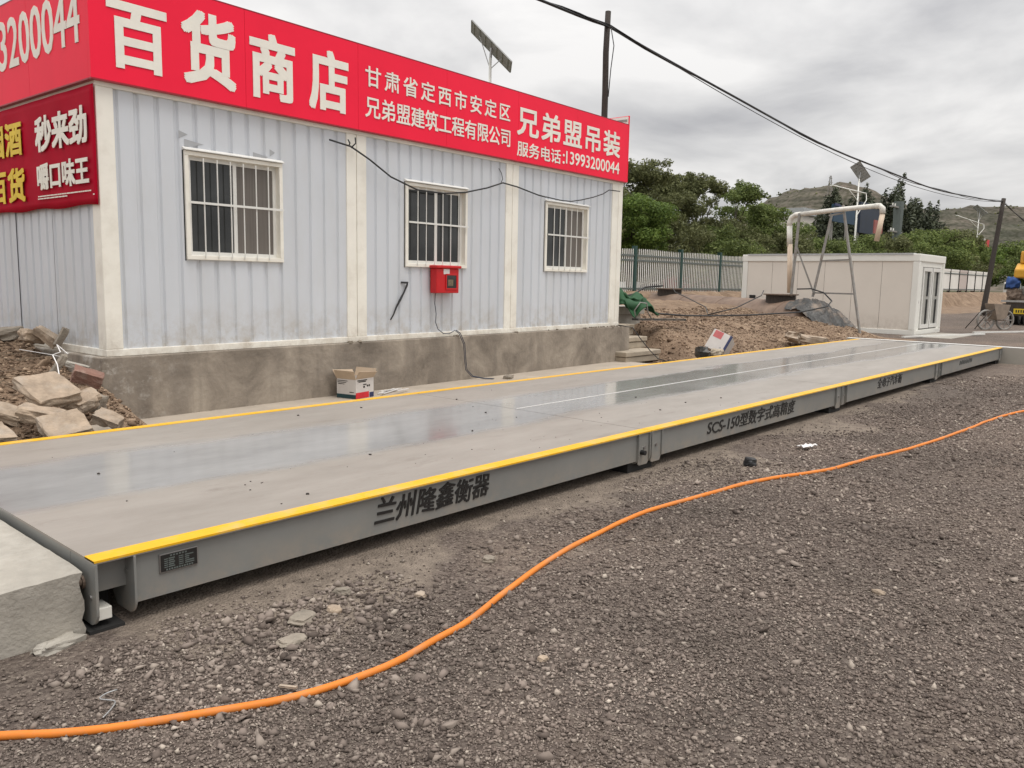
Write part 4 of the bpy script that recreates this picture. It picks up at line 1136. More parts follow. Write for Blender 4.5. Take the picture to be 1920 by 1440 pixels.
mb = MB(); r_ = random.Random(21)
for k in range(60):
    x = r_.uniform(1.5, 8) if k < 90 else r_.uniform(8, 19); y = r_.choice((r_.uniform(3.65, 4.4), r_.uniform(3.7, 6.3))); q = r_.choice((.0025, .003, .004, .0045, .009))
    mb.rock((x, y, ZD + q * .4), (q * 2, q * 1.6, q), Matrix.Rotation(k, 3, 'Z'), k, cuts=2)
tag(mb.build("grit", M['wood']), kind='stuff')

# ------------------------------------------------------------------ approach blocks at both ends
def rough_block(lo, hi, n, edge_fn, name, mat, label, cat):
    """box with its faces cut into a grid so that edges can be chipped"""
    vs = {}; V = []; F = []
    (ax, ay, az), (bx_, by, bz) = lo, hi

    def vid(i, j, k):
        if (i, j, k) not in vs:
            p = Vector((ax + (bx_ - ax) * i / n[0], ay + (by - ay) * j / n[1], az + (bz - az) * k / n[2]))
            vs[(i, j, k)] = len(V); V.append(edge_fn(p, i, j, k))
        return vs[(i, j, k)]
    for d in range(3):
        u, w = (d + 1) % 3, (d + 2) % 3
        for s in (0, n[d]):
            for i in range(n[u]):
                for j in range(n[w]):
                    q = []
                    for di, dj in ((0, 0), (1, 0), (1, 1), (0, 1)):
                        t = [0, 0, 0]; t[d] = s; t[u] = i + di; t[w] = j + dj; q.append(vid(*t))
                    F.append(tuple(q if s else q[::-1]))
    mb = MB(); mb.add(V, F)
    return single(mb, name, mat, label, cat)


def chip(p, i, j, k):
    q = p.copy()
    near = max(0, 1 - abs(p.x - 1.292) / .06) * max(.12, 1 - (p.y - 3.548) / .14) * (.25 if k == 8 else 1)
    r1 = noise.noise(Vector((p.y * 9, p.z * 16, 1)))
    q.x += near * (-.006 + .022 * r1 + .018 * noise.noise(Vector((p.y * 30, p.z * 40, 5))))
    q.y += .004 * noise.noise(Vector((p.x * 20, p.z * 9, 2))) * (j == 0)
    q.z += .005 * noise.noise(Vector((p.x * 8, p.y * 8, 3))) + (-(1.29 - p.x) * .035 if k else 0)
    if k and j == 0: q.z -= .012 * abs(noise.noise(Vector((p.x * 12, 4, 4)))); q.y += .006
    return q


rough_block((-1.4, 3.548, -0.05), (1.292, 6.6, 0.285), (60, 40, 8), chip, "concrete_ramp", M['concrete'], "pale concrete approach block with a chipped edge at the deck's near end", "concrete block")
mb = MB(); mb.rock((1.17, 3.515, .01), (.17, .08, .05), Matrix.Rotation(.3, 3, 'Z'), 12, amp=.3)
single(mb, "mortar_lump", M['concrete'], "pale mortar lump squeezed out below the near concrete block", "mortar", smooth=False)
mb = MB()
mb.add([(19.42, 3.05, -.15), (22.6, 3.05, -.15), (22.6, 6.7, -.15), (19.42, 6.7, -.15), (19.42, 3.05, .335), (22.6, 3.05, .03), (22.6, 6.7, .03), (19.42, 6.7, .335)],
       [(0, 3, 2, 1), (4, 5, 6, 7), (0, 1, 5, 4), (1, 2, 6, 5), (2, 3, 7, 6), (3, 0, 4, 7)])
single(mb, "concrete_ramp", M['pave'], "pale concrete approach ramp sloping down beyond the deck's far end", "concrete block", bevel=.01)
mb = MB(); mb.box((19.42, 3.05, .336), (19.62, 6.7, .342))
single(mb, "edge_strip", M['white'], "white painted strip across the top of the far ramp", "painted strip")
for (p, q, lab) in (((26.3, 7.4, .04), (30.6, 6.1, .04), "white kerb line beside the cabin's concrete pad"), ((31.5, 6.6, .03), (36, 4.7, .03), "white kerb line in front of the two-wheeled cart")):
    mb = MB(); mb.beam(p, q, .09, .05); single(mb, "kerb", M['white'], lab, "kerb")

# ------------------------------------------------------------------ orange hose
hp = [(-0.9, 4.3), (0.1, 3.5), (0.5, 3.13), (0.779, 2.93), (0.905, 2.823), (1.039, 2.725), (1.187, 2.64), (1.34, 2.56), (1.503, 2.481), (1.61, 2.44), (1.732, 2.411), (1.917, 2.388), (2.085, 2.39), (2.299, 2.425), (2.529, 2.461), (2.846, 2.55), (3.218, 2.655), (3.6, 2.735), (3.959, 2.775), (4.32, 2.815), (4.589, 2.822), (5.142, 2.77), (5.84, 2.69), (6.328, 2.56), (6.82, 2.41), (7.587, 2.29), (8.418, 2.16), (9.661, 2.06), (10.92, 2.0), (11.92, 1.85), (13.5, 1.5), (16, .6)]


def smooth_path(p, step=0.05):
    p = [Vector((a, b_, 0)) for a, b_ in p]; out = []
    for i in range(len(p) - 1):
        a, b_, c, d = p[max(i - 1, 0)], p[i], p[i + 1], p[min(i + 2, len(p) - 1)]
        n = max(2, int((c - b_).length / step))
        for k in range(n):
            t = k / n
            out.append(0.5 * ((2 * b_) + (c - a) * t + (2 * a - 5 * b_ + 4 * c - d) * t * t + (3 * b_ - a - 3 * c + d) * t ** 3))
    return out + [p[-1]]


hpts = smooth_path(hp)
ha = np.array([(p.x, p.y) for p in hpts]); hzz = terrain(ha[:, 0], ha[:, 1])[0]
pts = [Vector((p.x, p.y, z + .011 + .005 * noise.noise(Vector((p.x * 3, p.y * 3, 7))))) for p, z in zip(hpts, hzz)]
mb = MB(); mb.tube(pts, [.0150 + .0011 * noise.noise(Vector((p.x * 5, p.y * 5, 0))) for p in pts], 12)
single(mb, "hose", M['hose'], "orange flat hose winding across the gravel", "hose", smooth=True)


# ------------------------------------------------------------------ small debris on the gravel
def E3(x, y, z): return Matrix.Rotation(z, 3, 'Z') @ Matrix.Rotation(y, 3, 'Y') @ Matrix.Rotation(x, 3, 'X')


deb = [("pale_stone", (2.02, 3.02), (.15, .085, .035), .5, 'concrete', "flat pale concrete chip near the near end of the deck"),
       ("pale_stone", (2.18, 3.0), (.085, .06, .03), 1.1, 'slab', "small tan stone beside the flat concrete chip"),
       ("pale_stone", (1.86, 2.86), (.13, .07, .03), .2, 'concrete', "flat grey stone between concrete chip and orange hose"),
       ("pale_stone", (2.33, 3.14), (.08, .055, .04), 2, 'concrete', "round grey stone below the black lettering's left end"),
       ("pale_stone", (3.18, 2.95), (.08, .06, .035), .6, 'concrete', "white stone above the hose's first bend"),
       ("pale_stone", (2.58, 2.84), (.06, .05, .03), .3, 'slab', "tan pebble between hose and sandy strip"),
       ("dark_lump", (6.5, 2.98), (.13, .10, .09), .4, 'black', "black lump of dirt on the sandy strip"),
       ("pale_stone", (1.68, 1.42), (.11, .09, .05), 1.2, 'concrete', "rounded grey stone at the picture's bottom edge"),
       ("pale_stone", (2.47, 1.98), (.045, .035, .022), 0, 'slab', "cream pebble on the open gravel below the hose"),
       ("pale_stone", (4.2, 1.2), (.06, .045, .025), 1, 'slab', "cream stone far out on the open gravel")]
for i, (n, (x, y), sz, a, mt, lab) in enumerate(deb):
    mb = MB(); mb.rock((x, y, hgt(x, y) + sz[2] * .25), sz, E3(.1, .1, a), 40 + i, amp=.14, cuts=6, boxy=.45)
    single(mb, n, M['stone'] if mt == 'concrete' else M[mt], lab, "stone" if n != "dark_lump" else "dirt lump")
mb = MB()
vs = []; fs = []
for i in range(9):
    for j in range(5):
        x = 7.42 + i * .021 + .008 * math.sin(j * 3); y = 2.86 + j * .022 - .02 * i * .3
        vs.append((x, y, hgt(x, y) + .02 + .03 * noise.noise(Vector((i * .6, j * .7, 2))) + .02))
for i in range(8):
    for j in range(4): a = i * 5 + j; fs.append((a, a + 5, a + 6, a + 1))
mb.add(vs, fs); o = single(mb, "plastic_scrap", M['paper'], "crumpled white plastic scrap just above the hose", "scrap", smooth=True)
so = o.modifiers.new("thick", 'SOLIDIFY'); so.thickness = .002
mb = MB(); q = [(1.055, 2.79), (1.10, 2.83), (1.13, 2.87), (1.115, 2.9), (1.10, 2.93), (1.13, 2.95), (1.17, 2.95)]
mb.tube([Vector((p.x, p.y, hgt(p.x, p.y) + .018)) for p in smooth_path(q, .01)], .0028, 6)
single(mb, "wire", M['metal'], "curled white wire lying beside the hose in the near corner", "wire", smooth=True)
mb = MB(); mb.beam((1.60, 2.55, hgt(1.6, 2.5) + .015), (1.625, 2.475, hgt(1.6, 2.5) + .025), .012, .008)
single(mb, "twig", M['slab'], "short pale splinter of wood touching the hose", "splinter")

# ------------------------------------------------------------------ concrete steps
st = thing("concrete_steps", "three tan concrete steps at the far end of the plinth", "steps", (13.0, 8.2, 0.05))
for k, (x0, x1, y, za, zb_) in enumerate(((12.57, 13.78, 8.28, .04, .25), (12.9, 13.98, 8.72, .25, .47), (13.1, 14.12, 9.12, .47, .69))):
    mb = MB(); mb.box((x0 + .02, y + .02, za), (x1 - .02, 10.4, zb_ - .10)); part(mb, "riser", M['steps'], st, bevel=.012)
    o = MB(); o.box((x0, y, zb_ - .092), (x1, 10.42, zb_)); part(o, "tread", M['steps'], st, bevel=.015)

# ------------------------------------------------------------------ rubble heap at the near corner
rub = [("concrete_slab", (2.42, 7.2, .58), (.37, .37, .10), (.50, -.10, .25), 'slab', "large flat slab tilted on the rubble heap", .10, .85),
       ("concrete_slab", (1.80, 6.68, .36), (.38, .30, .09), (.30, .12, .15), 'slab', "flat slab at the heap's left edge just above the yellow line", .12, .85),
       ("concrete_slab", (2.34, 6.66, .36), (.32, .25, .085), (.62, -.12, .1), 'slab', "slab leaning down to the yellow line in the heap's middle", .10, .88),
       ("concrete_slab", (2.26, 6.9, .42), (.30, .22, .12), (.1, .28, -.5), 'slab', "rough broken slab wedged under the large tilted slab", .22, .7),
       ("concrete_slab", (2.02, 7.0, .47), (.30, .17, .08), (.3, .35, -.6), 'slab', "narrow brown slab left of the large tilted slab", .15, .8),
       ("rubble_stone", (2.68, 7.22, .46), (.28, .21, .13), (.3, -.3, .4), 'slab', "long rough stone right of the large tilted slab", .28, .6),
       ("brick", (2.93, 7.72, .60), (.25, .13, .12), (.35, .35, -.35), 'brick', "red brick with mortared end against the plinth corner", .08, .92),
       ("rubble_stone", (2.86, 7.35, .41), (.13, .12, .15), (.2, .1, .6), 'stone', "grey cube of stone beside the plinth's lower corner", .1, .88),
       ("rubble_stone", (2.82, 7.05, .29), (.22, .17, .13), (.3, .4, -.7), 'slab', "yellowish angular stone at the plinth's foot", .12, .85),
       ("rubble_stone", (3.06, 9.46, .86), (.22, .16, .13), (0, .2, .2), 'slab', "brown stone on the heap's crest against the side wall", .2, .7),
       ("rubble_stone", (3.14, 9.28, .87), (.26, .10, .11), (.2, .6, -.9), 'slab', "pale upright wedge of stone on the crest", .15, .85),
       ("rubble_stone", (2.95, 10.0, .86), (.34, .18, .12), (0, -.1, .2), 'stone', "grey flat stone on the crest at the picture's left edge", .2, .75),
       ("rubble_stone", (3.2, 9.05, .87), (.07, .05, .2), (.2, .45, 0), 'stone', "thin dark shard standing on the crest", .1, .8),
       ("rubble_stone", (2.83, 8.15, .66), (.06, .06, .26), (.1, .6, 0), 'stone', "grey narrow shard stuck in the dirt above the red brick", .1, .8),
       ("rubble_stone", (2.96, 8.02, .67), (.2, .06, .05), (.1, .3, -.5), 'concrete', "pale flat splinter touching the red brick", .1, .85),
       ("rubble_stone", (2.62, 6.75, .24), (.26, .2, .1), (.2, .1, .4), 'stone', "low stone between leaning slab and plinth foot", .25, .6)]
for i, (n, c, s, r, mt, lab, amp, bxy) in enumerate(rub):
    mb = MB(); mb.rock(c, s, E3(*r), 70 + i * 3, amp=amp, cuts=6, boxy=bxy); single(mb, n, M[mt], lab, "slab" if "slab" in n else ("brick" if n == "brick" else "stone"), bevel=.004)
mb = MB()
for ch in ([(2.49, 7.19, .50), (2.66, 7.6, .58), (2.78, 8.0, .70), (2.82, 8.22, .77)], [(2.82, 8.22, .77), (2.9, 8.25, .79), (2.96, 8.5, .84), (3.0, 8.35, .76)], [(2.82, 8.22, .77), (2.6, 8.4, .82)], [(2.82, 8.22, .77), (2.92, 8.15, .74)]):
    for a, b_ in zip(ch[:-1], ch[1:]): mb.beam(a, b_, .009, .004)
single(mb, "plastic_strap", M['paper'], "twisted white plastic strap hanging down the rubble heap", "strap")
mb = MB(); r_ = random.Random(3)
for k in range(46):
    x = r_.uniform(1.6, 2.9); y = r_.uniform(7.9, 9.4); z = hgt(x, y) + .02; a = r_.uniform(-.6, .6); l = r_.uniform(.15, .4)
    mb.tube([(x, y, z), (x + l * .5 * math.cos(a), y + l * .5 * math.sin(a), z + r_.uniform(0, .03)), (x + l * math.cos(a), y + l * math.sin(a), hgt(x + l * math.cos(a), y + l * math.sin(a)) + .015)], .004, 4)
tag(mb.build("dry_stalks", simple("dry_stalk", (.20, .155, .11), .9)), kind='stuff')

# ------------------------------------------------------------------ tilted carton in the mound
cb = thing("cardboard_box", "white carton with a red patch lying tilted on the dirt bank", "box", (14.45, 7.38, .36), 0)
cb.rotation_euler = (.42, .38, .35)
a, b_, h = .23, .19, .2
mb = MB(); mb.box((-a, -b_, -h), (a, b_, h)); part(mb, "carton_body", M['carton'], cb, local=True, bevel=.008)
mb = MB(); mb.box((-a - .003, -b_ * .1, h * .25), (-a - .0005, b_ * .8, h * .95)); part(mb, "red_patch", simple('faded_red_print', (.52, .13, .13), .6), cb, local=True)
mb = MB(); mb.box((-a - .003, -b_ - .003, -h * .9), (-a + .03, -b_ + .04, h + .002)); part(mb, "navy_edge", M['navy'], cb, local=True)
mb = MB(); mb.tube([(13.55, 7.2, .30), (13.8, 7.22, .27), (14.02, 7.18, .27), (14.12, 7.2, .34)], .016, 6)
single(mb, "cable", M['metal'], "bent pale cable end lying left of the tilted carton", "cable", smooth=True)
mb = MB(); mb.rock((13.72, 7.05, .26), (.32, .2, .16), E3(0, .1, .3), 5, amp=.25, boxy=.55); single(mb, "rubble_stone", M['steps'], "tan stone at the toe of the bank below the tilted carton", "stone")
mb = MB(); mb.rock((13.5, 7.25, .28), (.3, .2, .2), E3(.1, .1, .9), 8, amp=.3, boxy=.5); single(mb, "rubble_stone", M['poly'], "dark lump in a hollow left of the tilted carton", "stone")
mb = MB(); mb.rock((18.6, 7.25, .30), (.9, .35, .18), E3(.1, .12, -.5), 15, amp=.2, boxy=.7); single(mb, "concrete_slab", M['slab'], "long pale slab at the right foot of the dirt bank", "slab")
mb = MB(); mb.rock((17.9, 7.35, .38), (.5, .3, .2), E3(.2, .2, .3), 19, amp=.25, boxy=.6); single(mb, "rubble_stone", M['slab'], "rough stone beside the long slab on the bank's foot", "stone")

# ------------------------------------------------------------------ buried tank and its plumbing
TA = Vector((26.9, 16.6, 0.18)); TB = Vector((23.62, 9.18, 0.08)); TR = 0.98
tk = thing("buried_tank", "rust brown cylindrical tank half buried in the dirt with two manholes", "tank", (25, 12.4, 0))
td = (TB - TA).normalized()
mb = MB(); prof = [(TA - td * .25, .35), (TA - td * .12, .75), (TA, TR)] + [(TA.lerp(TB, t), TR) for t in (.25, .5, .75)] + [(TB, TR), (TB + td * .14, .78), (TB + td * .26, .35)]
mb.tube([p for p, r in prof], [r for p, r in prof], 40); part(mb, "shell", M['tank'], tk, smooth=True)
for t, lab in ((0.128, 0), (0.838, 1)):
    c = TA.lerp(TB, t); c = Vector((c.x, c.y, c.z + TR - .05))
    mb = MB(); mb.tube([c - Vector((0, 0, .12)), c + Vector((0, 0, .2))], .44, 24); nk = part(mb, "manhole_neck", M['wood'], tk, smooth=False)
    mb = MB(); mb.tube([c + Vector((0, 0, .2)), c + Vector((0, 0, .235))], .52, 28); f = part(mb, "manhole_lid", M['rust'], tk); f.parent = nk
for t in (.3, .55, .9):
    c = TA.lerp(TB, t); n = 36; u = Vector((0, 0, 1)); w = td.cross(u).normalized()
    mb = MB(); mb.tube([c + (u * math.sin(a) + w * math.cos(a)) * (TR + .004) for a in np.linspace(0, 2 * math.pi, 40)], .012, 6); part(mb, "weld_ring", M['tank'], tk, smooth=True)

pf = thing("filling_pipe", "white water pipe gantry on a steel A-frame with a drooping outlet", "pipe", (24, 9, .3))
mb = MB(); mb.tube([(24.12, 10.1, 1.3), (24.16, 10.2, 2.75)], .075, 14); part(mb, "riser_pipe", M['pipe_tan'], pf, smooth=True)
mb = MB(); mb.tube([(24.165, 10.21, 2.7), (24.19, 10.26, 3.3)], .08, 14); part(mb, "pipe_sleeve", M['pipe'], pf, smooth=True)
mb = MB(); mb.tube([(24.19, 10.26, 3.25), (24.195, 10.27, 3.42), (24.185, 10.21, 3.55), (24.16, 10.08, 3.62), (24.13, 9.92, 3.635)], .078, 14); part(mb, "elbow", M['pipe'], pf, smooth=True)
mb = MB(); mb.tube([(24.13, 9.92, 3.635), (23.87, 8.7, 3.70), (23.62, 7.62, 3.735)], .068, 14); part(mb, "main_pipe", M['pipe'], pf, smooth=True)
mb = MB(); mb.tube([(23.62, 7.62, 3.735), (23.595, 7.5, 3.73), (23.585, 7.42, 3.66), (23.583, 7.41, 3.52)], .078, 14); part(mb, "elbow", M['pipe'], pf, smooth=True)
mb = MB(); mb.tube([(23.583, 7.41, 3.5), (23.54, 7.5, 2.78)], .07, 14); part(mb, "outlet_pipe", M['pipe_tan'], pf, smooth=True)
for p, q, w in (((23.9, 8.6, 3.82), (23.56, 7.72, -.02), .055), ((24.55, 9.15, 3.62), (24.2, 9.42, 1.2), .055), ((24.08, 9.93, 3.66), (23.95, 9.98, 1.2), .06), ((24.04, 9.96, 2.72), (24.22, 9.4, 1.3), .045)):
    mb = MB(); mb.beam(p, q, w, w); part(mb, "frame_leg", M['greysteel'], pf)
for p, q in (((24.36, 9.28, 2.27), (23.76, 8.25, 2.28)), ((24.22, 9.42, 1.32), (23.66, 8.0, 1.32)), ((24.5, 9.2, 3.6), (23.88, 8.55, 3.6))):
    mb = MB(); mb.beam(p, q, .045, .045); part(mb, "cross_bar", M['greysteel'], pf)
mb = MB()
mb.tube([(24.05, 9.85, 1.42), (24.0, 9.4, 1.44), (23.95, 9.0, 1.33), (23.8, 8.7, 1.1), (23.2, 8.6, .95), (22.0, 8.9, .80), (20.0, 9.4, .74), (18.3, 9.6, .75), (17.0, 9.6, .78), (16.0, 9.7, .84), (15.0, 9.6, 1.0)], .02, 7)
single(mb, "hose", M['black'], "black hose running along the dirt bank from the right manhole", "hose", smooth=True)
mb = MB(); mb.tube([(25.6, 15.0, 1.35), (24.4, 14.2, 1.22), (22.5, 12.7, 1.1), (20.6, 11.0, .88), (19.0, 10.1, .80), (18.4, 9.75, .77), (20.4, 10.0, .9), (22.6, 10.3, 1.22), (23.4, 10.6, 1.36)], .015, 7)
single(mb, "cable", M['black'], "black cable looping between the two manhole lids over the tank", "cable", smooth=True)
mb = MB(); mb.tube([(25.9, 15.6, 1.42), (25.2, 15.9, 1.36), (24.0, 15.6, 1.12), (22.5, 15.3, 1.02), (21.2, 15.4, 1.03)], .03, 7)
single(mb, "hose", M['black'], "thick black hose leaving the left manhole toward the fence", "hose", smooth=True)
mb = MB(); vs = []; fs = []
tw = td.cross(Vector((0, 0, 1))).normalized(); nS, nT = 44, 44
for i in range(nS):
    for j in range(nT):
        sx_ = -.42 + 1.35 * i / (nS - 1); tx_ = -1.05 + 1.75 * j / (nT - 1)
        dome = math.sqrt(max(0.0, 1.0 - (tx_ / 1.08) ** 2))
        fall = 1 - max(0.0, (sx_ - .05) / .95) ** 1.35
        fold = .085 * noise.noise(Vector((tx_ * 5.5, sx_ * 2.2, 4))) + .05 * abs(noise.noise(Vector((tx_ * 11, sx_ * 4.5, 9)))) + .02 * noise.noise(Vector((tx_ * 25, sx_ * 22, 1)))
        p = TB + td * (sx_ + .12 * noise.noise(Vector((tx_ * 3, 7, 1)))) + tw * tx_
        z = max(TB.z + 1.03 * dome * max(fall, .0) ** .6 + fold * 1.3, hgt(p.x, p.y) - .03 + fold * .5)
        vs.append((p.x, p.y, z))
for i in range(nS - 1):
    for j in range(nT - 1): a = i * nT + j; fs.append((a, a + nT, a + nT + 1, a + 1))
mb.add(vs, fs)
single(mb, "dark_sheet", M['poly'], "dark grey plastic sheet draped over the tank's near end", "sheet", smooth=True)

# green tarp and slab behind the corner
mb = MB(); vs = []; fs = []
nI, nJ = 26, 22
for i in range(nI):
    for j in range(nJ):
        u = i / (nI - 1); v = j / (nJ - 1)
        x = 13.75 + .95 * u; y = 9.95 - .5 * u - .55 * v
        z = 1.50 - .30 * u - .50 * v ** 1.5 * (1 - .45 * u) + .20 * noise.noise(Vector((u * 3.2, v * 2.4, 5))) + .10 * noise.noise(Vector((u * 8, v * 7, 2))) + .06 * math.sin(u * 14 + v * 5) * v
        vs.append((x + .14 * noise.noise(Vector((u * 4, v * 4, 9))), y + .1 * noise.noise(Vector((u * 5, v * 5, 12))), z))
for i in range(nI - 1):
    for j in range(nJ - 1): a = i * nJ + j; fs.append((a, a + nJ, a + nJ + 1, a + 1))
mb.add(vs, fs); o = single(mb, "green_tarp", M['net'], "crumpled green tarp heaped behind the far corner of the shop", "tarp", smooth=True)
so = o.modifiers.new("thick", 'SOLIDIFY'); so.thickness = .012
mb = MB(); mb.box((13.2, 9.55, .86), (15.15, 10.6, 1.03)); mb.box((13.2, 9.62, .5), (15.1, 10.6, .86))
single(mb, "concrete_slab", M['concrete'], "low grey concrete slab under the green tarp", "slab", bevel=.01)
mb = MB(); mb.beam((13.85, 8.95, .80), (15.5, 8.8, .76), .16, .04); single(mb, "plank", M['poly'], "dark plank lying on the bank below the green tarp", "plank")
mb = MB(); mb.tube([(13.95, 8.98, .78), (13.82, 8.95, .98), (13.95, 8.9, 1.14), (14.12, 8.86, 1.12), (14.16, 8.85, .95), (14.3, 8.84, .8)], .013, 7); single(mb, "hose", M['greysteel'], "grey hose loop standing beside the dark plank", "hose", smooth=True)

# ------------------------------------------------------------------ white cabin
cbn = thing("cabin", "beige flat roofed container cabin with a narrow double glass door", "cabin", (28.1, 7.58, 0))
CX0, CX1, CY0, CY1, CH = 28.1, 31.15, 7.58, 13.6, 2.60
mb = MB()
for k in range(6):
    a = CY0 + .2 + k * (CY1 - CY0 - .4) / 6; b_ = CY0 + .2 + (k + 1) * (CY1 - CY0 - .4) / 6
    mb.box((CX0 + .03, a + .006, .16), (CX0 + .08, b_ - .006, CH - .24))
part(mb, "wall_panel", M['cabin'], cbn)
mb = MB(); mb.box((CX0 + .045, CY0 + .2, .16), (CX0 + .07, CY1 - .2, CH - .24)); part(mb, "panel_joint", M['greysteel'], cbn)
mb = MB(); mb.box((CX0 + .2, CY0 + .03, .16), (28.62, CY0 + .08, CH - .24)); mb.box((30.75, CY0 + .03, .16), (CX1 - .2, CY0 + .08, CH - .24)); mb.box((28.62, CY0 + .03, 2.2), (30.75, CY0 + .08, CH - .24)); part(mb, "wall_panel", M['cabin_frame'], cbn)
mb = MB(); mb.box((CX1 - .08, CY0 + .2, .16), (CX1 - .03, CY1 - .2, CH - .24)); mb.box((CX0 + .2, CY1 - .08, .16), (CX1 - .2, CY1 - .03, CH - .24)); part(mb, "wall_panel", M['cabin'], cbn)
for x, y in ((CX0, CY0), (CX1 - .2, CY0), (CX0, CY1 - .2), (CX1 - .2, CY1 - .2)):
    mb = MB(); mb.box((x, y, .16), (x + .2, y + .2, CH - .24)); part(mb, "corner_post", M['cabin_frame'], cbn, bevel=.02)
mb = MB(); mb.box((CX0 - .01, CY0 - .01, CH - .24), (CX1 + .01, CY1 + .01, CH)); part(mb, "roof_beam", M['cabin_frame'], cbn, bevel=.02)
mb = MB(); mb.box((CX0 - .03, CY0 + .2, CH - .03), (CX0 + .3, CY1 - .2, CH + .025)); mb.box((CX0 + .5, CY0 + .3, CH), (CX1 - .3, CY1 - .3, CH + .02)); part(mb, "roof", M['tile'], cbn)
mb = MB(); mb.box((CX0, CY0, 0), (CX1, CY1, .16)); part(mb, "base_beam", M['cabin_frame'], cbn, bevel=.01)
for x0, x1 in ((28.66, 29.66), (29.74, 30.72)):
    mb = MB(); s = .11
    mb.box((x0, CY0 + .0, .2), (x0 + s, CY0 + .07, 2.18)); mb.box((x1 - s, CY0 + .0, .2), (x1, CY0 + .07, 2.18)); mb.box((x0 + s, CY0, .2), (x1 - s, CY0 + .07, .32)); mb.box((x0 + s, CY0, 2.06), (x1 - s, CY0 + .07, 2.18))
    dr = part(mb, "door", M['white'], cbn)
    mb = MB(); mb.box((x0 + s, CY0 + .045, .32), (x1 - s, CY0 + .05, 2.06)); f = part(mb, "glass", simple("pale_door_glass", (.42, .42, .39), .1), cbn); f.parent = dr
    mb = MB(); mb.box((x1 - s - .26, CY0 + .02, .34), (x1 - s - .13, CY0 + .044, 1.15)); mb.box((x1 - s - .26, CY0 + .02, 1.25), (x1 - s - .13, CY0 + .044, 2.04)); f = part(mb, "dark_slot", M['dark'], cbn); f.parent = dr
mb = MB(); mb.box((CX0 - .05, CY1 - .55, .95), (CX0 + .03, CY1 - .35, 1.15)); part(mb, "vent_cap", M['dark'], cbn)
mb = MB(); mb.box((28.3, CY0 - .012, 1.0), (28.36, CY0, 1.12)); part(mb, "switch_box", M['paper'], cbn)

# ------------------------------------------------------------------ palisade fence and panel fence
FY = 19.0
fc = thing("palisade_fence", "white picket steel fence with dark green posts on the bank behind the shop", "fence", (28, FY, 1.05))
x = 14.0; mb = MB(); r_ = random.Random(1)
while x < 42.6:
    z0 = 1.02 - .02 * math.sin(x); zt = 2.92 + .02 * math.sin(x * 1.3)
    mb.prism([(-.024, 0), (.024, 0), (.024, zt - z0 - .06), (0, zt - z0), (-.024, zt - z0 - .06)], (x, FY - .03, z0), (1, 0, 0), (0, 0, 1), (0, 1, 0), .015); x += .155
part(mb, "picket", M['picket'], fc)
for z in (2.60, 2.40, 1.22):
    mb = MB(); mb.box((14, FY - .05, z), (42.6, FY + .03, z + .075)); part(mb, "rail", M['greyrail'], fc)
for x in (14.6, 17.5, 20.4, 23.3, 26.2, 29.2, 33.0, 36.75, 40.5, 42.6):
    mb = MB(); mb.box((x - .085, FY - .08, .8), (x + .085, FY + .10, 3.04)); part(mb, "post", M['greenpost'], fc)
pfn = thing("panel_fence", "long white panel wall with thin dark posts along the far bank", "fence", (70, FY, 1.2))
x = 42.8; k = 0
while x < 95:
    mb = MB(); mb.box((x + .06, FY, 1.30), (x + 3.04, FY + .05, 3.05)); mb.box((x + .06, FY - .02, 2.98), (x + 3.04, FY, 3.16))
    part(mb, "panel", M['picket'] if k % 4 != 1 else simple("pinkish_panel", (.56, .49, .45), .5), pfn)
    mb = MB(); mb.box((x - .06, FY - .06, .9), (x + .06, FY + .07, 3.2)); part(mb, "post", M['dark'], pfn); x += 3.1; k += 1
mb = MB(); mb.box((42.8, FY - .03, 2.74), (x, FY, 2.84)); mb.box((42.8, FY - .03, 1.36), (x, FY, 1.44)); part(mb, "rail", M['greyrail'], pfn)

# ------------------------------------------------------------------ wooden poles and the overhead cable
def pole(x, y, h, r, lean, label):
    mb = MB(); z0 = hgt(x, y) - .2
    n = 8; pts = [(x + lean[0] * i / n + .02 * math.sin(i * 2.1 + x), y + lean[1] * i / n, z0 + (h - z0) * i / n) for i in range(n + 1)]
    mb.tube(pts, [r * (1 - .25 * i / n) for i in range(n + 1)], 10)
    return single(mb, "wooden_pole", M['wood'], label, "utility pole", smooth=True)


pole(15.27, 10.9, 7.42, .085, (.05, 0), "dark wooden pole rising behind the shop sign's far end")
pole(52.3, 10.6, 6.6, .155, (1.2, -.3), "leaning dark wooden pole beyond the cabin holding the cable's far end")
p1 = Vector((15.3, 10.85, 7.12)); p2 = Vector((53.45, 10.33, 6.45)); p3 = Vector((92, 8.0, 5.0)); p0 = Vector((3.0, 12.6, 7.98))


def strand(off, sagx, r, wob, label):
    mb = MB(); pts = []
    for a, b_, s in ((p0, p1, .18), (p1, p2, .82 + sagx), (p2, p3, 1.3)):
        for q in sag(a, b_, s, 26)[:-1]:
            w = len(pts)
            pts.append(q + Vector((0, off * math.cos(w * wob), off * math.sin(w * wob))))
    pts.append(p3)
    mb.tube(pts, r, 6); return single(mb, "overhead_cable", M['black'], label, "cable", group="overhead cables", smooth=True)


strand(.025, 0, .030, .7, "thickest twisted cable of the overhead bundle between the two wooden poles")
strand(.045, .02, .013, .9, "thin cable spiralling round the thickest overhead one")
strand(.02, .17, .011, .1, "thin loose overhead wire hanging below the twisted bundle")
mb = MB(); mb.tube([(15.32, 10.8, 7.05), (15.42, 10.78, 6.7), (15.36, 10.8, 6.2), (15.31, 10.81, 5.6)], .011, 5)
single(mb, "wire", M['black'], "wire end dangling down the pole behind the sign", "wire", smooth=True)


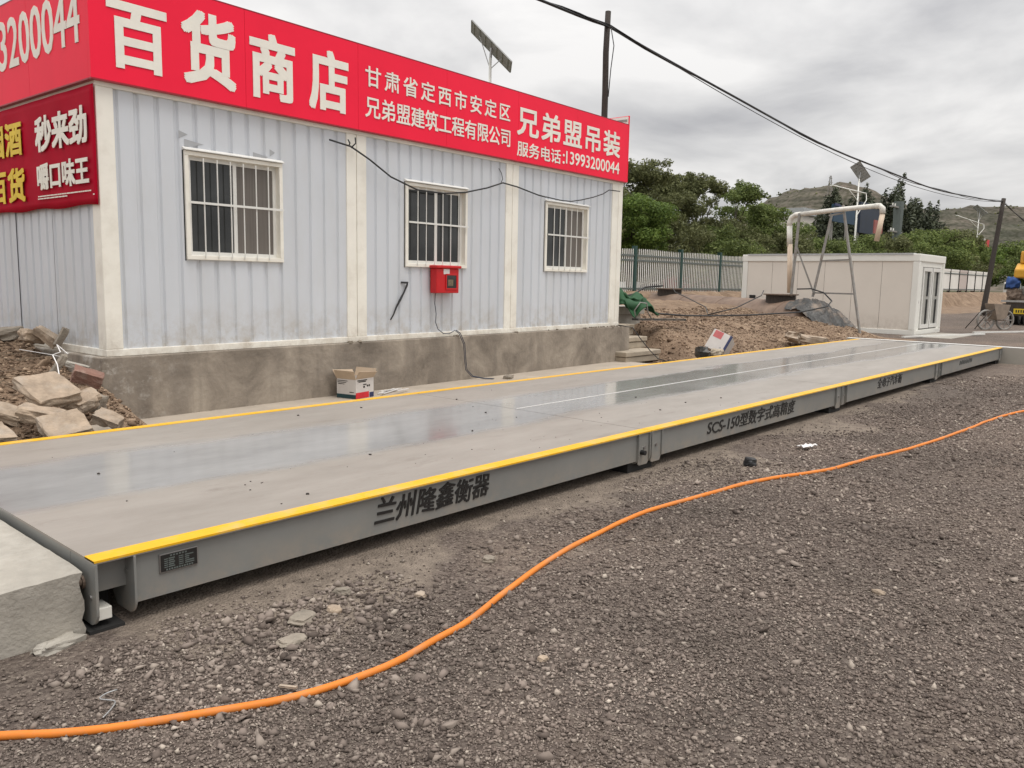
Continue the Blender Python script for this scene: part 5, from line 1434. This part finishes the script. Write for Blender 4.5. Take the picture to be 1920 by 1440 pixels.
# ------------------------------------------------------------------ street furniture beyond the fence
def solar_lamp(x, y, ph, pc, pw, pl, label, arm=None, axes=((1, 0, 0), (0, 1, 0))):
    t = thing("solar_lamp", label, "street lamp", (x, y, .3), 0, "solar street lamps along the road")
    mb = MB(); mb.tube([(x, y, .3), (x, y, ph)], [.11, .055], 10); part(mb, "pole", M['cabin_frame'], t, smooth=True)
    ax_, ay_ = [Vector(q).normalized() for q in axes]; az_ = ax_.cross(ay_)
    if az_.z < 0: ay_ = -ay_; az_ = -az_
    R = Matrix((ax_, ay_, az_)).transposed()
    c = Vector(pc)
    mb = MB(); mb.obox(c, (pl, pw, .03), R); part(mb, "solar_panel", M['solar'], t)
    mb = MB()
    for k in range(-3, 4): mb.obox(c + R @ Vector((k * pl / 7, 0, -.02)), (.03, pw, .015), R)
    for s in (-1, 1): mb.obox(c + R @ Vector((0, s * pw / 2, 0)), (pl, .04, .045), R); mb.obox(c + R @ Vector((s * pl / 2, 0, 0)), (.04, pw, .045), R)
    part(mb, "panel_frame", M['metal'], t)
    mb = MB(); mb.tube([(x, y, ph - .15), c - Vector((0, 0, .05))], .05, 8); mb.beam(c + R @ Vector((-pl * .28, 0, -.04)), (x, y, ph - .4), .03); mb.beam(c + R @ Vector((pl * .28, 0, -.04)), (x, y, ph - .4), .03); part(mb, "bracket", M['metal'], t)
    if arm:
        a, b_ = Vector(arm[0]), Vector(arm[1])
        mb = MB(); mb.tube([a, b_], .06, 8); m_ = a.lerp(b_, .62); mb.tube([a.lerp(b_, .40), m_ - Vector((0, 0, .55)), Vector((x, y, m_.z - .85))], .05, 8)
        q = Vector((x, y, m_.z - .5)); mb.tube([b_, b_ + Vector((-.1, -.1, -.6)), q - Vector((0, 0, 1.6)), q - Vector((0, 0, 1.9))], .04, 6); part(mb, "arm", M['cabin_frame'], t, smooth=True)
        mb = MB(); d = (a - b_).normalized(); mb.beam(a, a + d * .9, .32, .10); part(mb, "lamp_head", M['cabin_frame'], t)
    return t


solar_lamp(23.37, 22.0, 9.85, (23.42, 22.0, 10.28), .92, 2.13, "solar lamp panel on a thin pole rising over the long red sign", axes=((0.868, -1.246, -1.492), (-0.681, -0.672, 0.18)))
solar_lamp(75.7, 26.0, 10.95, (75.9, 26.0, 11.62), .9, 2.0, "solar lamp behind the white pipe gantry with its arm over the blue board", arm=((70.2, 26, 9.83), (77.8, 26, 9.9)), axes=((1.495, -0.517, -1.224), (0.146, -0.727, 0.484)))
solar_lamp(139.9, 30.0, 11.8, (140.3, 30.0, 13.2), .95, 2.1, "distant solar lamp before the hillside near the leaning pole", arm=((128.0, 30, 11.5), (143.5, 30, 11.3)), axes=((1.028, -1.258, -1.252), (-0.486, -0.756, 0.338)))

up = thing("concrete_pole", "grey concrete utility pole with two crossarms beside the tall poplars", "utility pole", (90.9, 27, .3))
mb = MB(); mb.tube([(90.9, 27, .3), (90.95, 27, 10.3)], [.3, .52], 8); part(mb, "shaft", M['greyrail'], up)
for z in (9.6, 7.1):
    mb = MB(); mb.box((88.6, 26.85, z), (92.3, 27.2, z + .16)); part(mb, "crossarm", M['greysteel'], up)
    for dx in (-2.0, -1.2, 1.2):
        mb = MB(); mb.tube([(90.9 + dx, 27, z + .16), (90.9 + dx, 27, z + .42)], .07, 8); part(mb, "insulator", M['cabin_frame'], up)

bb = thing("billboard", "large blue roadside board half hidden behind the white pipe gantry", "billboard", (105, 36, .3))
mb = MB(); mb.box((97.2, 36, 9.0), (104.3, 36.3, 11.0)); part(mb, "board", M['bluebill'], bb)
mb = MB(); mb.box((106.2, 36, 8.2), (113.6, 36.3, 12.0)); part(mb, "board", simple("dark_blue_board", (.008, .018, .04), .5, var=.3, scale=.5), bb)
mb = MB(); mb.box((97.2, 35.9, 10.8), (98.8, 35.98, 11.1)); mb.box((110.5, 35.9, 11.6), (113.6, 35.98, 12.1)); part(mb, "top_strip", M['navy'], bb)
for x in (98, 103, 107, 113):
    mb = MB(); mb.tube([(x, 36.5, 0), (x, 36.5, 10)], .2, 8); part(mb, "post", M['greysteel'], bb)
rd = thing("red_sign", "small faded red notice among the bushes below the blue board", "sign", (78.6, 25.0, .3))
mb = MB(); mb.box((77.6, 25.0, 6.3), (79.9, 25.1, 7.5)); part(mb, "board", M['hoard'], rd)
mb = MB(); mb.tube([(78.7, 25.2, .2), (78.7, 25.2, 6.5)], .08, 8); part(mb, "post", M['greysteel'], rd)
rd = thing("red_sign", "tiny red flag sign under the distant lamp", "sign", (141, 29, .3))
mb = MB(); mb.box((140.6, 29, 7.5), (143.4, 29.1, 8.9)); part(mb, "board", M['redprint'], rd)
mb = MB(); mb.tube([(140.6, 29.1, .2), (140.6, 29.1, 9.0)], .1, 8); part(mb, "post", M['cabin_frame'], rd)
fb = thing("far_building", "low pale flat roofed building in front of the nearer hill", "building", (152, 60, .3))
mb = MB(); mb.box((147, 60, .2), (172, 70, 14.2)); part(mb, "wall", M['cabin'], fb)
mb = MB(); mb.box((146.4, 59.6, 14.2), (172.6, 70.4, 15.4)); part(mb, "roof", M['tile'], fb)
for k in range(8):
    mb = MB(); mb.box((148.5 + 3 * k, 59.9, 10.5), (150.3 + 3 * k, 59.98, 12.6)); part(mb, "window", M['glassdark'], fb)
hd = thing("hoarding", "faded red hoarding on the road side of the picket fence", "hoarding", (50, 27, .3))
mb = MB(); mb.box((44.9, 27, .9), (49.0, 27.08, 2.5)); mb.box((49.3, 27, .9), (55.3, 27.08, 2.75)); part(mb, "board", M['hoard'], hd)
for x in (45, 49.15, 52.2, 55.3):
    mb = MB(); mb.tube([(x, 27.2, .2), (x, 27.2, 2.8)], .06, 8); part(mb, "post", M['greysteel'], hd)
pyl = thing("pylon", "thin lattice pylon on the nearer hilltop", "pylon", (520, 196, hill_z(520, 196)))
mb = MB(); bx0 = Vector((520, 196, hill_z(520, 196) - 1)); H_ = 15
for s in ((-1, -1), (1, -1), (1, 1), (-1, 1)): mb.beam(bx0 + Vector((s[0] * 1.5, s[1] * 1.5, 0)), bx0 + Vector((s[0] * .3, s[1] * .3, H_)), .22)
for k in range(7):
    w = 1.5 - 1.2 * k / 7; w2 = 1.5 - 1.2 * (k + 1) / 7; z = H_ * k / 7; z2 = H_ * (k + 1) / 7
    mb.beam(bx0 + Vector((-w, -w, z)), bx0 + Vector((w2, -w2, z2)), .15); mb.beam(bx0 + Vector((w, -w, z)), bx0 + Vector((-w2, -w2, z2)), .15)
part(mb, "lattice", M['greysteel'], pyl)
for z, w in ((13.5, 2.6), (11, 3.2), (8.8, 2.6)):
    mb = MB(); mb.beam(bx0 + Vector((-w, 0, z)), bx0 + Vector((w, 0, z)), .3); part(mb, "crossarm", M['greysteel'], pyl)


# ------------------------------------------------------------------ vehicles
def wheel(root, x, y, z, r, w, rim=True):
    mb = MB(); mb.tube([(x, y - w / 2, z), (x, y + w / 2, z)], r, 20); wh = part(mb, "wheel", M['black'], root, bevel=.02)
    if rim:
        mb = MB(); mb.tube([(x, y - w / 2 - .012, z), (x, y - w / 2 + .01, z)], r * .55, 14); f = part(mb, "rim", M['metal'], root); f.parent = wh


vn = thing("parked_car", "white car parked on the road behind the picket fence", "car", (35.2, 22.8, .3))
prof = [(-2.3, .45), (-2.3, .85), (-2.2, .98), (-1.35, 1.08), (-.75, 1.52), (.9, 1.55), (1.75, 1.12), (2.25, 1.02), (2.32, .8), (2.3, .45)]
mb = MB(); mb.prism(prof, (35.2, 22.0, .0), (1, 0, 0), (0, 0, 1), (0, 1, 0), 1.7); part(mb, "body", M['white'], vn, bevel=.05)
for poly in ([(-1.15, 1.1), (-.68, 1.44), (-.05, 1.47), (-.05, 1.1)], [(.03, 1.1), (.03, 1.47), (.82, 1.46), (1.42, 1.12)]):
    mb = MB(); mb.prism(poly, (35.2, 21.99, .0), (1, 0, 0), (0, 0, 1), (0, 1, 0), .008); part(mb, "window", M['glassdark'], vn)
for dx in (-1.4, 1.4):
    for y in (22.05, 23.6): wheel(vn, 35.2 + dx, y, .56, .31, .2)
mb = MB(); mb.box((37.42, 22.1, .72), (37.5, 22.4, .88)); part(mb, "tail_light", M['redprint'], vn)

ct = thing("crane_truck", "yellow crane truck seen from behind at the picture's right edge", "truck", (41.2, 6.0, 0))
KX = 40.3
Rk = E3(0, 0, 0)
mb = MB(); mb.box((KX + .1, 4.6, .62), (KX + 8, 6.95, .9)); part(mb, "chassis", M['rust'], ct, bevel=.03)
mb = MB(); mb.box((KX, 4.5, .80), (KX + .1, 7.12, .88)); part(mb, "rail", M['metal'], ct)
mb = MB(); mb.box((KX + .02, 4.5, .22), (KX + .1, 7.05, .74)); part(mb, "rear_bumper", M['wood'], ct)
mb = MB(); mb.box((KX - .01, 6.16, .31), (KX + .018, 6.62, .53)); pl_ = part(mb, "number_plate", M['plate'], ct)
mb = MB()
for k in range(4): mb.box((KX - .016, 6.22 + .09 * k, .36), (KX - .011, 6.27 + .09 * k, .48))
f = part(mb, "lettering", M['ink'], ct); f.parent = pl_
for x in (KX + 1.0, KX + 2.1, KX + 6.3):
    for y in (4.85, 6.7): wheel(ct, x, y, .28, .46, .32)
mb = MB(); mb.box((KX + .2, 6.2, .9), (KX + 1.2, 6.95, 1.25)); part(mb, "outrigger_box", M['rust'], ct, bevel=.03)
mb = MB(); mb.tube([(KX + .15, 6.15, 1.30), (KX + 1.2, 6.0, 1.30)], .27, 16); part(mb, "winch_drum", M['greysteel'], ct, smooth=True)
mb = MB(); mb.prism([(0, 1.83), (2.2, 1.83), (2.2, 2.46), (.5, 2.46), (0, 2.2)], (KX + .1, 4.9, 0), (1, 0, 0), (0, 0, 1), (0, 1, 0), 1.86); part(mb, "superstructure", M['craneyel'], ct, bevel=.06)
mb = MB(); mb.prism([(0, 1.35), (1.8, 1.35), (1.8, 1.85), (0, 1.85)], (KX + .3, 4.9, 0), (1, 0, 0), (0, 0, 1), (0, 1, 0), 1.35); part(mb, "turntable", M['craneyel'], ct, bevel=.04)
mb = MB(); mb.prism([(.4, 2.46), (2.0, 2.46), (2.0, 2.97), (.4, 2.97)], (KX + .1, 4.9, 0), (1, 0, 0), (0, 0, 1), (0, 1, 0), 1.74); cbv = part(mb, "cab", M['craneyel'], ct, bevel=.05)
mb = MB(); mb.box((KX + .47, 5.1, 2.55), (KX + .496, 6.5, 2.88)); f = part(mb, "window", M['glassdark'], ct); f.parent = cbv
mb = MB(); mb.beam((KX + 1.5, 4.7, 2.6), (KX + 8, 4.5, 3.4), .4); part(mb, "boom", M['craneyel'], ct)
mb = MB(); mb.rock((KX + .3, 6.78, 1.66), (.35, .42, .45), Rk, 23, amp=.4, cuts=8, boxy=.4); part(mb, "cloth", M['blue'], ct, smooth=True)
mb = MB(); mb.rock((KX + .25, 6.7, 1.12), (.4, .5, .45), Rk, 4, amp=.4, cuts=8); part(mb, "tool_bundle", M['rust'], ct)
ct.location = (41.2, 6.38, .18)

wt = thing("white_truck", "small white lorry on the road at the end of the panel wall", "truck", (114.4, 20.6, .28))
tx, ty = 114.4, 20.4
mb = MB(); mb.box((tx, ty - .8, .75), (tx + 1.5, ty + .8, 2.3)); part(mb, "cab", M['white'], wt, bevel=.12)
mb = MB(); mb.box((tx - .02, ty - .68, 1.45), (tx - .005, ty + .68, 2.1)); part(mb, "windscreen", M['glassdark'], wt)
mb = MB(); mb.box((tx + .4, ty - .82, 1.45), (tx + 1.1, ty - .805, 2.05)); part(mb, "window", M['glassdark'], wt)
mb = MB(); mb.box((tx + 1.6, ty - .85, .85), (tx + 5, ty + .85, 1.9)); part(mb, "load_bed", M['greyrail'], wt)
mb = MB(); mb.box((tx - .03, ty - .7, .5), (tx + .3, ty + .7, .75)); part(mb, "bumper", M['dark'], wt)
for x in (tx + .6, tx + 4.2):
    for y in (ty - .65, ty + .65): wheel(wt, x, y, .6, .32, .22)

# two wheeled hand cart
hc = thing("hand_cart", "muddy two wheeled tipping hand cart with spoked wheels", "cart", (35.4, 6.5, 0))
c0 = Vector((34.86, 6.93, .36)); c1 = Vector((35.53, 6.43, .36)); axd = (c1 - c0).normalized(); r0 = .355
fw = Vector((-axd.y, axd.x, 0)); hd_ = Vector((-.78, .62, 0)).normalized()
for c in (c0, c1):
    mb = MB(); ring = [c + (hd_ * math.cos(a) + Vector((0, 0, 1)) * math.sin(a)) * r0 for a in np.linspace(0, 2 * math.pi, 33)]
    mb.tube(ring, .04, 8, caps=False); w_ = part(mb, "wheel", M['greysteel'], hc, smooth=True)
    mb = MB()
    for k in range(8):
        a = math.pi * 2 * k / 8; mb.tube([c, c + (hd_ * math.cos(a) + Vector((0, 0, 1)) * math.sin(a)) * r0], .017, 6)
    f = part(mb, "spokes", M['greysteel'], hc); f.parent = w_
mb = MB(); mb.tube([c0 - axd * .05, c1 + axd * .05], .022, 8); part(mb, "axle", M['rust'], hc)
side_v = Vector((-hd_.y, hd_.x, 0))
mid_ = (c0 + c1) / 2
T = [mid_ - hd_ * .40 + Vector((0, 0, .58)), mid_ + hd_ * .32 + Vector((0, 0, .62))]; Bt = [mid_ - hd_ * .25 + Vector((0, 0, .08)), mid_ + hd_ * .12 + Vector((0, 0, .02))]
mb = MB(); vs = []
for q in (Bt[0], Bt[1], T[1], T[0]): vs += [q - side_v * .24, q + side_v * .24]
mb.add(vs, [(0, 1, 3, 2), (2, 3, 5, 4), (6, 7, 1, 0), (0, 2, 4, 6), (1, 7, 5, 3)])
o = part(mb, "tub", simple("muddy_tub", (.25, .20, .155), .85, var=.2, scale=6), hc); so = o.modifiers.new("thick", 'SOLIDIFY'); so.thickness = .012
for s in (-1, 1):
    mb = MB(); mb.tube([mid_ + side_v * .2 * s - hd_ * .1 + Vector((0, 0, .60)), mid_ + side_v * .22 * s + hd_ * .55 + Vector((0, 0, .25)), mid_ + side_v * .24 * s + hd_ * 1.05 + Vector((0, 0, -.33))], .018, 8); part(mb, "handle", M['wood'], hc, smooth=True)
mb = MB(); mb.tube([mid_ + hd_ * .1 + Vector((0, 0, .05)), mid_ + hd_ * .45 + Vector((0, 0, -.2)), mid_ + hd_ * .62 + Vector((0, 0, -.34))], .015, 6); part(mb, "prop_leg", M['rust'], hc)


# ------------------------------------------------------------------ trees
def leaf_cloud(clumps, n, size, flat=.5):
    """n leaf quads spread through the clumps: list of (centre, radii)"""
    cs = np.array([c for c, r in clumps]); rs = np.array([r for c, r in clumps])
    w = rs[:, 0] * rs[:, 1] * rs[:, 2]; w = w ** .75; w /= w.sum()
    k = rng.choice(len(clumps), n, p=w)
    d = rng.normal(0, 1, (n, 3)); d /= np.linalg.norm(d, axis=1, keepdims=True)
    rr = rng.uniform(0, 1, (n, 1)) ** .42
    p = cs[k] + d * rr * rs[k]
    nrm = d * .8 + rng.normal(0, .6, (n, 3)) + np.array([0, 0, flat]); nrm /= np.linalg.norm(nrm, axis=1, keepdims=True)
    t = np.cross(nrm, rng.normal(0, 1, (n, 3))); t /= np.linalg.norm(t, axis=1, keepdims=True)
    b = np.cross(nrm, t)
    s = size * rng.uniform(.6, 1.35, (n, 1))
    v = np.stack([p + t * s, p + b * s * .5, p - t * s, p - b * s * .5], 1)
    return v.reshape(-1, 3), np.arange(4 * n).reshape(n, 4)


def tree(name, x, y, top, width, mat, label, n=5200, leaf=.16, trunk_h=.3, seed=0, shape='round', cat="tree", group=None, nclump=26, loose=.0):
    r_ = random.Random(seed)
    z0 = hgt(x, y) - .1 if y < 24.5 else .2
    h = top - z0
    t = thing(name, label, cat, (x, y, z0), 0, group)
    cl = []; limbs = MB()
    tr = max(.06, h * .022)
    trunk_top = Vector((r_.uniform(-.2, .2), r_.uniform(-.2, .2), h * (.55 if shape != 'poplar' else .9)))
    limbs.tube([(0, 0, 0), trunk_top * .5 + Vector((.05 * h * r_.uniform(-1, 1), 0, 0)), trunk_top], [tr, tr * .75, tr * .3], 8)
    for k in range(nclump):
        if shape == 'poplar':
            stem = k % 7; a = stem * 2.399 + seed; q0 = width * .46 * (stem / 6) ** .6
            top_s = h * (1 - .34 * (stem / 6) + r_.uniform(-.03, .03)); lv = (k // 7 + .5) / math.ceil(nclump / 7)
            zz = h * .12 + (top_s - h * .12) * lv * .97; q = q0 * (.55 + .45 * lv)
            c = Vector((q * math.cos(a), q * math.sin(a), zz)); wd = width * .19 * (1.1 - .72 * lv ** 1.6); rd_ = (wd, wd, h * .105)
        else:
            a = r_.uniform(0, 6.28); e_ = r_.uniform(-.55, 1.0)
            rr = (1 - max(0, e_) ** 2.2) ** .5 * r_.uniform(.35, 1) if e_ > 0 else r_.uniform(.4, 1) * (1 + e_ * .5)
            zz = h * (trunk_h + (1 - trunk_h) * .5 + (1 - trunk_h) * .43 * e_)
            c = Vector((rr * width * .44 * math.cos(a), rr * width * .44 * math.sin(a), zz))
            q = width * r_.uniform(.10, .19) * (1 - loose * .3)
            rd_ = (q, q, q * r_.uniform(.5, .85))
            if k % 2 == 0: limbs.tube([trunk_top * r_.uniform(.45, .95), (trunk_top * .6 + c * .5) * .9, c], [tr * .35, tr * .2, tr * .07], 5)
        cl.append((tuple(c), rd_))
        for m in range(2 if loose else 1):   # sprays that break the outline
            d = Vector((r_.uniform(-1, 1), r_.uniform(-1, 1), r_.uniform(-.2, 1))).normalized()
            cl.append((tuple(c + Vector((d.x * rd_[0], d.y * rd_[1], d.z * rd_[2])) * 1.15), tuple(q2 * r_.uniform(.3, .5) for q2 in rd_)))
    v, f = leaf_cloud(cl, n, leaf)
    cr = np_mesh("crown", v, f, mat); cr.parent = t
    part(limbs, "trunk", M['bark'], t, local=True, smooth=True)
    return t


tg = "trees and bushes along the road behind the fence"
T_ = [("tree", 30.2, 22.6, 6.6, 5.6, 'leaf_dark', "tall dark tree hidden behind the shop sign's end", 5200, .15, 'round', .3),
      ("tree", 35.0, 23.2, 7.5, 6.2, 'leaf_dark', "tallest dark feathery tree directly right of the sign's end", 7000, .14, 'round', .8),
      ("tree", 39.2, 23.6, 7.1, 5.6, 'leaf_dark', "dark feathery tree with thin top above the second green fence post", 6200, .14, 'round', .8),
      ("tree", 43.6, 24.0, 7.9, 6.0, 'leaf_dark', "wide dark tree above the middle of the picket fence", 6800, .15, 'round', .8),
      ("tree", 48.2, 24.0, 8.0, 6.2, 'leaf_mid', "feathery tree above the fence's third green post", 6800, .16, 'round', .8),
      ("tree", 53.2, 24.6, 7.0, 5.8, 'leaf_mid', "lighter green tree above the cabin's left end", 6200, .17, 'round', .5),
      ("tree", 31.8, 20.9, 5.5, 4.3, 'leaf_bright', "bright green dense tree right beside the shop's end post", 9000, .12, 'dense', 0),
      ("tree", 58.2, 25.0, 5.9, 6.0, 'leaf_mid', "round green tree left of the pipe gantry's elbow", 5600, .18, 'round', .3),
      ("bush", 36.2, 21.6, 4.7, 5.6, 'leaf_dark', "dark low bush in the gap right of the bright green tree", 4200, .15, 'round', 0),
      ("bush", 41.6, 21.8, 4.6, 6.0, 'leaf_mid', "low olive bush behind the fence between second and third green posts", 4200, .15, 'round', 0),
      ("bush", 46.4, 21.9, 4.5, 5.6, 'leaf_dark', "low dark bush behind the fence at its third green post", 4200, .15, 'round', 0),
      ("bush", 51.0, 21.6, 4.9, 5.2, 'leaf_dark', "dark low bush above the cabin roof's left corner", 4200, .16, 'round', 0),
      ("bush", 57.0, 22.0, 4.7, 5.6, 'leaf_mid', "green bush behind the pipe gantry's elbow", 4200, .17, 'round', 0),
      ("bush", 62.6, 22.6, 4.9, 6.0, 'leaf_mid', "green bush framed by the gantry's A-frame", 4200, .19, 'round', 0),
      ("bush", 68.2, 22.8, 5.5, 6.4, 'leaf_mid', "olive bush right of the gantry's A-frame below the blue board", 4200, .2, 'round', 0),
      ("bush", 74.6, 22.8, 5.8, 6.6, 'leaf_dark', "dark bush below the pipe's drooping outlet", 4200, .21, 'round', 0),
      ("bush", 82.0, 23.2, 6.6, 8.0, 'leaf_mid', "light green bush in front of the concrete pole", 4600, .24, 'round', .3),
      ("bush", 90.5, 23.0, 7.4, 8.4, 'leaf_mid', "rounded bush above the cabin's door end", 4600, .26, 'round', 0),
      ("bush", 99.0, 23.6, 7.7, 9.0, 'leaf_dark', "broad bush above the panel wall's near end", 4600, .28, 'round', 0),
      ("bush", 107.0, 27.0, 7.6, 10.0, 'leaf_mid', "broad bush above the middle of the panel wall", 4600, .3, 'round', 0),
      ("bush", 119.0, 27.0, 7.8, 9.0, 'leaf_mid', "bush behind the leaning pole", 4600, .32, 'round', 0),
      ("bush", 128.0, 27.5, 8.0, 10.0, 'leaf_bright', "bright bush between leaning pole and crane truck", 4600, .34, 'round', 0),
      ("bush", 142.0, 25.0, 8.4, 12.0, 'leaf_mid', "far bush behind the crane truck's cab", 4200, .4, 'round', 0)]
for i, (nm, x, y, top, w, mt, lab, n, lf, shp, loose) in enumerate(T_):
    tree(nm, x, y, top, w, M[mt], lab, int(n * 3.0), lf * .5, .28 if nm == "tree" else .04, 100 + i, shp, nm, tg, 34 if shp == 'dense' else 26, loose)
for i, (x, w) in enumerate(((31, 6), (37.5, 7), (44, 6.5), (51, 7.5), (59, 8), (67, 8))):
    tree("bush", x, 30.5 + (i % 2), 3.9 + .4 * (i % 3), w, M['leaf_dark'], ["dark roadside bush seen through the fence behind the white car", "dark roadside bush seen through the fence by its second green post", "dark roadside bush left of the red hoarding", "dark roadside bush behind the red hoarding", "dark roadside bush behind the cabin's left end", "dark roadside bush behind the gantry"][i], 4200, .14, .0, 500 + i, 'round', "bush", tg, 22)
P_ = [(151.8, 45.0, 20.2, 6.5, "tallest poplar of the dark clump right of the solar lamp"), (146.0, 44.5, 18.2, 5.5, "poplar at the left edge of the dark clump"), (156.0, 46.0, 18.4, 6.0, "poplar just right of the tallest poplar"),
      (161.5, 45.0, 18.0, 6.5, "leaning broad poplar above the concrete pole's right side"), (166.5, 44.0, 17.4, 6.0, "poplar at the right edge of the dark clump"), (148.8, 50.0, 19.3, 5.0, "slender poplar right behind the solar lamp's pole"), (143.5, 53.0, 18.6, 5.5, "poplar behind the solar lamp's arm"), (140.2, 52.0, 17.5, 6, "poplar left of the solar lamp's pole")]
for i, (x, y, top, w, lab) in enumerate(P_):
    tree("poplar", x, y, top, w * 1.3, M['leaf_poplar'], lab, 13000, .32, .1, 300 + i, 'poplar', "poplar", "poplars beyond the road", 49)
